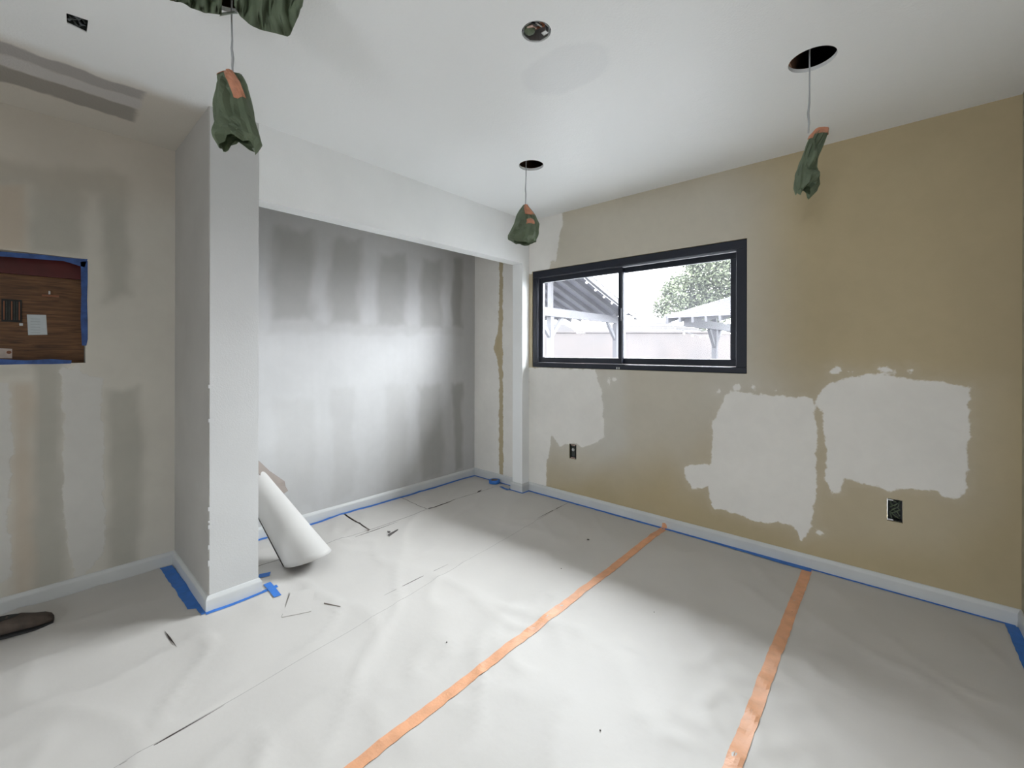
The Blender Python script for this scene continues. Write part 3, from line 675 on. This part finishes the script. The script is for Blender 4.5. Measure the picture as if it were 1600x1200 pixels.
def niche():
    root = empty('wall_niche_board', (B-.07, (NX0+NX1)/2, NZ0), 'brown wooden board with red top rail set in a hole of the left wall', 'wooden board')
    yy0, yy1 = NX1+.002, NX0-.002; xb = B-.075
    box('board', xb-.012, xb, yy0, yy1, NZ0+.002, NZ1-.002, M['wood'], root)
    zr = on_x(120, 437, xb+.01).z
    box('red_rail', xb, xb+.022, yy0, yy1, zr, NZ1-.003, M['red'], root, .002)
    bm = bmesh.new()
    addbox(bm, xb, xb+.004, *sorted((on_x(3, 0, xb).y, on_x(35, 0, xb).y)), on_x(20, 503, xb).z, on_x(20, 468, xb).z)
    v = frombm('vent_plate', bm, M['black'], root)
    ya, yb = on_x(5, 0, xb+.004).y, on_x(33, 0, xb+.004).y; za, zb = on_x(20, 500, xb).z, on_x(20, 471, xb).z
    for k in range(7):
        y = ya+(yb-ya)*(k+.5)/7; box('fin', xb+.004, xb+.008, y-.002, y+.002, za, zb, M['boxplastic'] if k % 3 else M['brown_wire'], v)
    a = [on_x(*p, xb+.0012) for p in ((42, 491.5), (72, 492), (74, 523), (44, 523.5))]
    mesh('notice', a, [(0, 1, 2, 3)], M['paper'], root).modifiers.new('s', 'SOLIDIFY').thickness = .001
    bm = bmesh.new()
    for k in range(6): z = a[3].z+.012+(a[0].z-a[3].z-.02)*k/6; addbox(bm, xb+.0018, xb+.0024, a[0].y+.012, a[1].y-.02, z, z+.0025)
    frombm('print_line', bm, mat('grey print', (.36, .39, .40), .8), root)
    a = [on_x(*p, xb+.0012) for p in ((-30, 543), (19, 545), (19, 560), (-30, 559))]
    mesh('sticker', a, [(0, 1, 2, 3)], M['paper2'], root).modifiers.new('s', 'SOLIDIFY').thickness = .001
    bm = bmesh.new(); c = on_x(14, 550.5, xb+.003); bmesh.ops.create_cone(bm, cap_ends=True, segments=14, radius1=.008, radius2=.008, depth=.001, matrix=Matrix.Translation(c) @ Matrix.Rotation(math.pi/2, 4, 'Y')); frombm('sticker_mark', bm, M['brown_wire'], root)
    box('handle_slot', xb, xb+.004, on_x(66, 0, xb).y, on_x(93, 0, xb).y, on_x(80, 464, xb).z, on_x(80, 461, xb).z, M['brown_wire'], root)
    box('cup_hook', xb, xb+.012, on_x(76.5, 0, xb).y, on_x(79.5, 0, xb).y, on_x(78, 460, xb).z, on_x(78, 455, xb).z, M['steel'], root, .001)
    c = on_x(33, 507, xb+.002); box('screw_cap', xb, xb+.003, c.y-.006, c.y+.006, c.z-.006, c.z+.006, M['paper'], root, .001)
    # painter's tape around the hole, on the wall face
    def strip(pts, label, w0=.0):
        P = [on_x(x, y, B+.0006) for x, y in pts]; o = mesh('blue_masking_tape', [(B+.0008, p.y, p.z) for p in P], [tuple(range(len(P)))], M['blue_dark'])
        if o.data.polygons[0].normal.x < 0: o.data.flip_normals()
        s = o.modifiers.new('s', 'SOLIDIFY'); s.thickness = .0006; s.offset = 1
        tag(o, label, 'tape', 'blue tape framing the wooden board')
    strip([(-90,386),(0,393),(60,397.5),(108,403),(137,405),(132,418),(100,408),(60,405),(0,400.5),(-90,397)], 'blue tape along the top of the wooden board opening')
    strip([(126,409),(137,408),(137,440),(136,470),(137,500),(137,530),(135,540),(128,540),(126,500),(127,460)], 'blue tape down the right side of the wooden board opening')
    strip([(-90,556),(0,561),(40,563),(80,561),(112,563),(111,568),(80,569),(40,569),(0,570),(-90,566)], 'blue tape along the bottom of the wooden board opening')
M['blue_dark'] = mat('weathered blue tape', (0.035, 0.085, 0.26), .6, var=.3, scale=30)
niche()
struct(box('wall_niche_back', B-.14, B-T, NX1-.1, NX0+.1, NZ0-.1, NZ1+.1, M['black']))

# ------------------------------------------------------------------ a shoe at the left edge
def shoe():
    tip = on_z(84, 972, .008); d = Vector((-.12, -1, 0)).normalized(); s = Vector((d.y, -d.x, 0)); Lh = .285
    root = empty('slip_on_shoe', (tip.x, tip.y, .008), 'dark brown slip-on shoe on the floor at the lower left edge', 'shoe')
    st = [0, .03, .10, .22, .36, .5, .65, .8, .92, 1.0]; wd = [.018, .032, .043, .048, .046, .041, .036, .037, .034, .020]; ht = [.028, .042, .052, .060, .078, .080, .078, .082, .086, .080]
    def loft(name, wf, z0f, z1f, m, top=True, close=True):
        rings = []; bm = bmesh.new(); n = 14
        for q, f in enumerate(st):
            c = tip + d*(f*Lh) ; ring = []
            for k in range(n):
                th = 2*math.pi*k/n; x = math.cos(th); y = math.sin(th)
                z = z0f(q) + (z1f(q)-z0f(q))*(.5+.5*y) if top else 0
                ring.append(bm.verts.new(c + s*wf(q)*math.copysign(abs(x)**.8, x) + Vector((0, 0, z))))
            rings.append(ring)
        for a, b in zip(rings, rings[1:]):
            for k in range(n): bm.faces.new((a[k], a[(k+1) % n], b[(k+1) % n], b[k]))
        bm.faces.new(rings[0]); bm.faces.new(rings[-1][::-1]); bmesh.ops.recalc_face_normals(bm, faces=bm.faces[:])
        return frombm(name, bm, m, root, True)
    loft('sole', lambda q: wd[q]+.004, lambda q: .001, lambda q: .020, M['rubber'])
    loft('upper', lambda q: wd[q], lambda q: .012, lambda q: ht[q], M['suede'])
    bm = bmesh.new(); c = tip + d*(.66*Lh); n = 20
    v = [bm.verts.new(c + d*(.085*math.cos(2*math.pi*k/n)) + s*(.027*math.sin(2*math.pi*k/n)) + Vector((0, 0, .083+.004*math.cos(2*math.pi*k/n)))) for k in range(n)]
    v2 = [bm.verts.new(c + d*(.08*math.cos(2*math.pi*k/n)) + s*(.024*math.sin(2*math.pi*k/n)) + Vector((0, 0, .079))) for k in range(n)]
    for k in range(n): bm.faces.new((v[k], v[(k+1) % n], v2[(k+1) % n], v2[k]))
    bm.faces.new(v2); frombm('opening', bm, M['black'], root)
M['suede'] = mat('brown suede', (0.085, 0.065, 0.052), .9, var=.2, scale=30, bump=.3, bscale=200)
M['rubber'] = mat('black rubber', (0.015, 0.015, 0.015), .7)
shoe()

# ------------------------------------------------------------------ masked cables hanging from the ceiling cut-outs
def bag(hole, t, wire_px, rows, tape, label, seed, folds=3, ragged=14, second=None):
    """rows: (py, left px, right px); all at forward distance t"""
    rnd = random.Random(seed)
    top = Vector((hole.x, hole.y, H+.241)); root = empty('masked_cable', (hole.x, hole.y, H), label, 'hanging cable', 'cables wrapped in green masking paper')
    w0, w1 = at(*wire_px[0], t), at(*wire_px[1], t)
    pts = [top, Vector((w0.x, w0.y, H+.02)), w0] + [w0.lerp(w1, f) + Vector((rnd.uniform(-.002, .002), rnd.uniform(-.002, .002), 0)) for f in (.2, .4, .55, .7, .85)] + [w1]
    bm = bmesh.new(); tube(bm, pts, [.0028]*5+[.0038, .0042, .0034, .0028], 8); frombm('cable', bm, M['wire'], root, True)
    R3 = Vector((cs, sn, 0)); FW = Vector((-sn, cs, 0)); n = 30
    # resample rows
    RR = []
    for (a, b) in zip(rows, rows[1:]):
        for q in range(3): f = q/3; RR.append(tuple(a[i]+(b[i]-a[i])*f for i in range(3)))
    RR.append(rows[-1]); verts = []; N_ = len(RR)
    ph = rnd.uniform(0, 6)
    def P(j, th, out=0.0):
        py, xl, xr = RR[j]; f = j/(N_-1); hw = (xr-xl)/2/FPX*t; cx = (xl+xr)/2
        fold = 1 + .0 + (.16*math.cos(folds*th+ph+2.2*f) + .07*math.cos((folds*2+1)*th-ph+3*f))*min(1, f*2+.25)
        x = math.cos(th); y = math.sin(th)
        c = at(cx, py, t)
        rx = hw*(1 + (fold-1)*abs(y)*.4); ry = (hw*.62)*fold
        dz = 0
        if f > .6: dz = -(ragged*math.cos(2*th+ph)+ragged*.5*math.cos(5*th+ph*2))/FPX*t*((f-.6)/.4)
        nv = noise.noise(Vector((2.1*math.cos(th)+seed, 2.1*math.sin(th), f*3.2+seed)))
        nv = (abs(nv)*2-.5)*.016*min(1, f*3+.2)
        return c + R3*(x*rx + x*(out+nv*.35)) + FW*(y*ry + y*(out+nv*1.5)) + Vector((0, 0, dz))
    for j in range(N_):
        for k in range(n): verts.append(P(j, 2*math.pi*k/n))
    faces = [(j*n+k, j*n+(k+1) % n, (j+1)*n+(k+1) % n, (j+1)*n+k) for j in range(N_-1) for k in range(n)]
    faces.append(tuple(range(n))[::-1])
    o = mesh('paper_wrap', verts, faces, M['green'], root)
    bm = bmesh.new(); bm.from_mesh(o.data); bmesh.ops.recalc_face_normals(bm, faces=bm.faces[:]); bm.to_mesh(o.data); bm.free()
    md = o.modifiers.new('s', 'SOLIDIFY'); md.thickness = .0012
    for (j0, j1, th0, th1, hw_) in tape:
        tv = []; m_ = j1-j0+1
        for j in range(j0, j1+1):
            f = (j-j0)/max(1, j1-j0); th = th0+(th1-th0)*f
            for q in range(5): tv.append(P(j, th+hw_*(q-2)/2, .0025))
        tf = [(j*5+q, j*5+q+1, (j+1)*5+q+1, (j+1)*5+q) for j in range(m_-1) for q in range(4)]
        mesh('tape_strip', tv, tf, M['copper'], root).modifiers.new('s', 'SOLIDIFY').thickness = .0008
    return root
FR = -math.pi/2
h0, h1, h2 = HOLES[2][0], HOLES[0][0], HOLES[1][0]
def depth(p): return -sn*p.x + cs*p.y
bag(h0, depth(h0)+.02, [(362, 26), (364, 118)], [(114,352,368),(119,341,379),(135,339,387),(160,337,391),(185,338,398),(205,339,405),(218,342,409),(228,346,400)],
    [(0, 3, FR-1.0, FR-1.0, .7), (0, 9, FR-.05, FR+.75, .38)], 'green paper wrapped cable nearest the camera, hanging before the pillar', 3, 3, 9)
bag(h1, depth(h1), [(822, 262), (821, 322)], [(320,818,824),(328,812,830),(338,806,838),(350,803,843),(362,797,842),(370,793,841),(374,793,839),(379,803,838)],
    [(0, 6, FR+.25, FR+.5, .6), (8, 10, FR+.3, FR+.3, .3)], 'green paper wrapped cable hanging in the corner left of the window', 8, 2, 2)
bag(h2, depth(h2), [(1265, 106), (1263, 208)], [(201,1276,1293),(212,1266,1290),(228,1260,1284),(245,1254,1278),(262,1247,1276),(276,1242,1280),(290,1241,1279),(298,1243,1266)],
    [(0, 3, FR+.6, FR+.6, 1.3), (0, 4, FR-1.2, FR-1.3, .5)], 'narrow green paper wrapped cable hanging before the beige wall', 5, 3, 9)
# masking paper still stuck around the nearest cut-out
def ceiling_paper():
    root = empty('ceiling_masking_paper', (h0.x, h0.y, H), 'torn green masking paper hanging round the nearest ceiling cut-out', 'masking paper')
    def flap(rows, t0, t1, nm):
        m_, n = len(rows), 24; verts = []
        for j, row in enumerate(rows):
            L_ = [math.dist(a, b) for a, b in zip(row, row[1:])]; tot = sum(L_)
            for k in range(n+1):
                s_ = tot*k/n; i = 0
                while i < len(L_)-1 and s_ > L_[i]: s_ -= L_[i]; i += 1
                f = s_/L_[i] if L_[i] else 0; f = min(f, 1)
                x = row[i][0]+(row[i+1][0]-row[i][0])*f; y = row[i][1]+(row[i+1][1]-row[i][1])*f
                tt = t0+(t1-t0)*k/n + .018*math.sin(k*.9+j*1.7) + .012*math.sin(k*1.9-j)
                p = at(x, y, tt)
                if j == 0: p.z = H-.002
                p.z = min(p.z, H-.002)
                verts.append(p)
        faces = [(j*(n+1)+k, j*(n+1)+k+1, (j+1)*(n+1)+k+1, (j+1)*(n+1)+k) for j in range(m_-1) for k in range(n)]
        o = mesh(nm, verts, faces, M['green'], root, True); o.modifiers.new('s', 'SOLIDIFY').thickness = .0012
    flap([[(245,-34),(300,-34),(330,-34),(347,-30)], [(255,-14),(290,-12),(320,-8),(347,-6)], [(262,-3),(290,2),(320,8),(346,6)], [(266,1),(285,4),(300,13),(320,20),(346,23)]], 1.36, 1.38, 'paper_flap')
    flap([[(366,-36),(400,-36),(440,-36),(480,-36)], [(366,-15),(400,-10),(440,-8),(476,-12)], [(366,0),(395,14),(430,22),(472,10)], [(366,9),(376,26),(392,40),(408,47),(430,52),(452,58),(458,44),(467,24),(469,14)]], 1.38, 1.33, 'paper_flap')
    # strip joining them under the hole
    P = [at(343, 25, 1.40), at(364, 21, 1.41), at(366, 17, 1.42), at(350, 19, 1.41), at(346, 20, 1.40), at(372, 21, 1.41)]
    mesh('paper_strip', P, [(0, 1, 3, 4), (1, 5, 2, 3)], M['pale_green'], root).modifiers.new('s', 'SOLIDIFY').thickness = .0012
M['pale_green'] = mat('pale underside of masking paper', (0.36, 0.41, 0.36), .7, var=.1)
ceiling_paper()

# centre ceiling box with tangled wires
def ceiling_box():
    c = HOLES[3][0]; r = .052; root = empty('round_ceiling_box', (c.x, c.y, H), 'round metal ceiling box stuffed with wires in the middle of the ceiling', 'ceiling box')
    bm = bmesh.new(); n = 8; a = [[bm.verts.new((c.x+q*math.cos(k*2*math.pi/n+.4), c.y+q*math.sin(k*2*math.pi/n+.4), z)) for k in range(n)] for q, z in ((r-.002, H+.002), (r-.002, H+.055), (.0005, H+.055))]
    for u, v in zip(a, a[1:]):
        for k in range(n): bm.faces.new((u[k], u[(k+1) % n], v[(k+1) % n], v[k]))
    o = frombm('box_can', bm, M['steel'], root); s = o.modifiers.new('s', 'SOLIDIFY'); s.thickness = .0015; s.offset = 1
    bm = bmesh.new(); bmesh.ops.create_icosphere(bm, subdivisions=2, radius=.022, matrix=Matrix.Translation((c.x-.022, c.y-.012, H+.012)) @ Matrix.Diagonal((1, 1, .7, 1))); frombm('green_wad', bm, M['green'], root)
    wedge = [(c.x-.012, c.y+.030, H-.001), (c.x+.02, c.y+.02, H-.001), (c.x+.0, c.y-.005, H+.02), (c.x-.02, c.y+.012, H+.004)]
    bm = bmesh.new(); beam(bm, (c.x-.004, c.y-.034, H+.004), (c.x-.012, c.y+.002, H+.018), .022, .004); frombm('pink_tab', bm, M['tan_wire'], root)
    for k, mm in enumerate(('brown_wire', 'brown_wire', 'tan_wire', 'black', 'black', 'steel')):
        bm = bmesh.new(); pts = [(c.x+.03*math.cos(k*1.1+q*.8), c.y+.03*math.sin(k*1.4+q*.9), H+.006+.03*abs(math.sin(q*.8+k))) for q in range(7)]
        tube(bm, pts, .0035, 6); frombm('conductor', bm, M[mm], root, True)
    bm = bmesh.new(); addbox(bm, c.x+.012, c.x+.034, c.y+.012, c.y+.030, H-.004, H+.02, .002); frombm('bracket', bm, M['steel'], root)
ceiling_box()
def ceiling_rect():
    c = sum(RECT, Vector((0, 0, 0)))/4; root = empty('ceiling_junction_box', (c.x, c.y, H), 'small rectangular open box of dark wires in the ceiling at the upper left', 'ceiling box')
    bm = bmesh.new(); q = [p + (c-p)*.02 for p in RECT]; lo = [bm.verts.new((p.x, p.y, H+.004)) for p in q]; hi = [bm.verts.new((p.x, p.y, H+.05)) for p in q]
    bm.faces.new(hi)
    for k in range(4): bm.faces.new((lo[k], lo[(k+1) % 4], hi[(k+1) % 4], hi[k]))
    o = frombm('box_shell', bm, M['boxplastic'], root)
    for k in range(4):
        bm = bmesh.new(); a, b = RECT[0].lerp(RECT[3], .2+.2*k), RECT[1].lerp(RECT[2], .2+.2*k)
        pts = [a.lerp(b, f)+Vector((0, 0, .012+.012*math.sin(f*9+k*2))) for f in (.08, .25, .4, .55, .7, .9)]
        tube(bm, pts, .004, 6); frombm('conductor', bm, M['boxplastic'] if k % 2 else M['wire_dark'], root, True)
M['wire_dark'] = mat('dark grey cable', (.10, .11, .12), .5)
ceiling_rect()

# ------------------------------------------------------------------ outdoors
M['eave'] = mat('painted eave boards', (.35, .34, .33), .8)
struct(box('roof_eave', B-.8, RX2+.6, D+T+.002, D+T+EAVE, 2.42, 2.52, M['eave']))
ground = box('ground', -45, 30, D+T+.01, 60, -.25, -.12, M['concrete']); struct(ground)
M['timber'] = mat('weathered pergola timber', (0.0095, 0.0090, 0.0105), .85, var=.15, scale=3)
M['soffit'] = mat('dark roof boards', (0.030, 0.029, 0.038), .85, var=.12, scale=3)
M['shingle'] = mat('grey shingles', (0.012, 0.0115, 0.013), .9, var=.2, scale=5)
M['stucco'] = mat('peach stucco', (0.0125, 0.0088, 0.0073), .9, var=.28, scale=.9)
M['rooftile'] = mat('clay roof tile', (0.0085, 0.0066, 0.0062), .85, var=.2, scale=3)
M['leaf'] = mat('olive leaves', (0.015, 0.020, 0.006), .9, var=.4, scale=2)
M['bark'] = mat('bark', (0.03, .025, .02), .9)
M['bulb'] = mat('frosted bulb glass', (0.8, .8, .78), .3)

def pergola(root, XB, XN, XF, y0, y1, eave, slope, down, beam_z, posts, nraft, braces=True):
    """beam along y at x=XB; roof from x=XN (near rake) to XF; height falls with +y if down else rises"""
    def rz(y): return eave + slope*((y1-y) if down else (y-y0))
    for x in (XB, XF+(.5 if XF < XN else -.5)):
        bm = bmesh.new(); beam(bm, (x, y0+.3, beam_z+.13), (x, y1-.2, beam_z+.13), .16, .25); frombm('beam', bm, M['timber'], root)
        for y in posts:
            bm = bmesh.new(); addbox(bm, x-.08, x+.08, y-.08, y+.08, -.12, beam_z, .01); frombm('post', bm, M['timber'], root)
            if x == XB:                                     # king post up to the rake
                bm = bmesh.new(); beam(bm, (x, y, beam_z+.2), (x, y, rz(y)-.05), .12, .12); frombm('post', bm, M['timber'], root)
            for s in (-1, 1):
                if not (y0 < y+s*.7 < y1): continue
                bm = bmesh.new(); beam(bm, (x, y, beam_z-.62), (x, y+s*.62, beam_z+.02), .09, .12); frombm('brace', bm, M['timber'], root)
    for k in range(nraft):
        x = XN+.05+(XF-XN-.1)*k/(nraft-1)
        bm = bmesh.new(); beam(bm, (x, y0, rz(y0)-.08), (x, y1, rz(y1)-.08), .06, .15); frombm('rafter', bm, M['timber'], root)
    nb = 14
    for k in range(nb):
        ya, yb = y0+(y1-y0)*k/nb, y0+(y1-y0)*(k+1)/nb
        bm = bmesh.new(); vs = [bm.verts.new(p) for p in ((XN, ya, rz(ya)), (XF, ya, rz(ya)), (XF, yb-.006, rz(yb)), (XN, yb-.006, rz(yb)), (XN, ya, rz(ya)+.02), (XF, ya, rz(ya)+.02), (XF, yb-.006, rz(yb)+.02), (XN, yb-.006, rz(yb)+.02))]
        for f in ((3,2,1,0),(4,5,6,7),(0,1,5,4),(1,2,6,5),(2,3,7,6),(3,0,4,7)): bm.faces.new([vs[i] for i in f])
        frombm('roof_board', bm, M['soffit'], root)
    rows = 12
    for k in range(rows):
        ya, yb = y0+(y1-y0)*k/rows, y0+(y1-y0)*(k+1)/rows
        hi_, lo_ = (.03, .075) if down else (.075, .03)
        bm = bmesh.new(); vs = [bm.verts.new(p) for p in ((XN+.04, ya, rz(ya)+.021), (XF, ya, rz(ya)+.021), (XF, yb, rz(yb)+.021), (XN+.04, yb, rz(yb)+.021), (XN+.04, ya, rz(ya)+hi_), (XF, ya, rz(ya)+hi_), (XF, yb, rz(yb)+lo_), (XN+.04, yb, rz(yb)+lo_))]
        for f in ((3,2,1,0),(4,5,6,7),(0,1,5,4),(1,2,6,5),(2,3,7,6),(3,0,4,7)): bm.faces.new([vs[i] for i in f])
        frombm('shingle_course', bm, M['shingle'], root)
    bm = bmesh.new(); beam(bm, (XN+.02, y0, rz(y0)-.05), (XN+.02, y1, rz(y1)-.05), .04, .22); frombm('fascia', bm, M['timber'], root)
r1 = empty('pergola', (-9, 12, -.12), 'timber pergola with sloping boarded roof seen through the left sash', 'pergola', 'garden pergolas outside the window')
pergola(r1, -7.55, -7.0, -11.6, 9.2, 14.7, 2.60, .31, True, 2.30, (10.25, 14.25), 11)
r2 = empty('pergola', (-7, 16, -.12), 'timber pergola with shingled roof at the right edge of the window view', 'pergola', 'garden pergolas outside the window')
pergola(r2, -4.5, -5.0, -2.0, 12.5, 20.2, 2.26, .18, False, 2.02, (15.5, 19.2), 9)
# string lights
def lights(p0, p1, n, sag, label):
    p0, p1 = Vector(p0), Vector(p1); root = empty('string_lights', p0, label, 'string lights', 'string lights on the pergolas')
    def q(f): return p0.lerp(p1, f)-Vector((0, 0, sag*4*f*(1-f)))
    bm = bmesh.new(); tube(bm, [q(k/16) for k in range(17)], .008, 5); frombm('cord', bm, M['wire_dark'], root)
    for k in range(n):
        c = q((k+.5)/n); bm = bmesh.new(); bmesh.ops.create_uvsphere(bm, u_segments=10, v_segments=8, radius=.035, matrix=Matrix.Translation(c-Vector((0, 0, .06)))); frombm('bulb', bm, M['bulb'], root, True)
lights((-6.90, 9.9, 3.9), (-6.90, 14.6, 2.5), 9, .12, 'string of bulbs along the sloping edge of the left pergola')
lights((-4.9, 12.6, 2.05), (-4.9, 19.5, 2.35), 9, .35, 'string of bulbs sagging under the right pergola roof')
# garden wall across the back
FWd = Vector((-sn, cs, 0)); RT = Vector((cs, sn, 0))
def fr_(r, t, z): return FWd*t + RT*r + Vector((0, 0, z))
tw = 22.0; zt = EYE+tw*31/FPX
bm = bmesh.new(); beam(bm, fr_(-6, tw, (zt-.12)/2-.03), fr_(22, tw, (zt-.12)/2-.03), .2, zt-.06+.12)
root = empty('garden_wall', fr_(6, tw, -.12), 'peach stucco garden wall across the yard behind the pergolas', 'garden wall')
frombm('wall_body', bm, M['stucco'], root)
bm = bmesh.new(); beam(bm, fr_(-6, tw, zt), fr_(22, tw, zt), .28, .08); frombm('coping', bm, M['stucco'], root)
# neighbour's hipped tile roofs
def house(r0, r1, t, ze, zp, label, rid0, rid1):
    root = empty('neighbour_house', fr_((r0+r1)/2, t, -.12), label, 'house', 'neighbouring houses beyond the garden wall')
    bm = bmesh.new(); beam(bm, fr_(r0+.3, t+3, ze/2-.06), fr_(r1-.3, t+3, ze/2-.06), 5, ze+.1); frombm('house_wall', bm, M['stucco'], root)
    b = [fr_(r0, t, ze), fr_(r1, t, ze), fr_(r1, t+6, ze), fr_(r0, t+6, ze), fr_(rid0, t+3, zp), fr_(rid1, t+3, zp)]
    o = mesh('roof', b, [(0, 1, 5, 4), (1, 2, 5), (2, 3, 4, 5), (3, 0, 4), (3, 2, 1, 0)], M['rooftile'], root)
    for k in range(12):
        f0, f1 = k/12, (k+1)/12
        a, b_, c, d = b[0].lerp(b[4], f0), b[1].lerp(b[5], f0), b[1].lerp(b[5], f1), b[0].lerp(b[4], f1); upv = Vector((0, 0, .05))
        mesh('tile_course', [a, b_, c, d, a+upv*1.6, b_+upv*1.6, c+upv*.4, d+upv*.4], [(3,2,1,0),(4,5,6,7),(0,1,5,4),(1,2,6,5),(2,3,7,6),(3,0,4,7)], M['rooftile'], root)
house(5.0, 13.5, 28, 2.55, 3.65, 'low neighbouring house with hipped tile roof in the middle of the window view', 8.5, 10.0)
house(-1.5, 4.6, 30, 2.6, 3.35, 'low neighbouring house with tile roof behind the left pergola', .5, 4.0)
# tree
def tree():
    c0 = at(1118, 440, 25); base = Vector((c0.x, c0.y, -.12))
    root = empty('tree', base, 'leafy green tree behind the right pergola roof', 'tree')
    rnd = random.Random(4); bm = bmesh.new()
    tube(bm, [base, base+Vector((.1, 0, 1.5)), base+Vector((0, .1, 3.0))], [.2, .16, .11], 10); frombm('trunk', bm, M['bark'], root, True)
    cl = []
    R3 = RT
    for (px, py, rr) in ((1130,425,42),(1098,420,30),(1075,445,30),(1050,468,24),(1035,482,16),(1095,460,34),(1140,455,40),(1120,410,22),(1170,430,50),(1180,480,45),(1075,480,22),(1110,490,30),(1045,452,14),(1135,400,20),(1085,412,14),(1060,440,14)):
        t = 25+rnd.uniform(-1.2, 1.4); cl.append((at(px, py, t), rr/FPX*t))
    bm = bmesh.new()
    for c, r in cl[:9]: tube(bm, [base+Vector((0, .1, 2.9)), (base+Vector((0, .1, 2.9))).lerp(c, .6)+Vector((0, 0, .15)), c], [.08, .05, .015], 6)
    o = frombm('branches', bm, M['bark'], root, True)
    verts, faces = [], []
    for c, r in cl:
        for k in range(int(1250*(r**1.7)+150)):
            d = Vector((rnd.gauss(0, 1), rnd.gauss(0, 1), rnd.gauss(0, 1))).normalized()*r*(rnd.random()**.45)*1.05; p = c+d
            a = Vector((rnd.uniform(-1, 1), rnd.uniform(-1, 1), rnd.uniform(-1, .6))).normalized(); b = a.cross(Vector((rnd.uniform(-1, 1), rnd.uniform(-1, 1), rnd.uniform(-1, 1)))).normalized()
            s = rnd.uniform(.07, .13); q = len(verts)
            verts += [p-a*s, p+b*s*.42, p+a*s, p-b*s*.42]; faces.append((q, q+1, q+2, q+3))
    o = mesh('foliage', verts, faces, M['leaf'], root); o['kind'] = 'stuff'
tree()
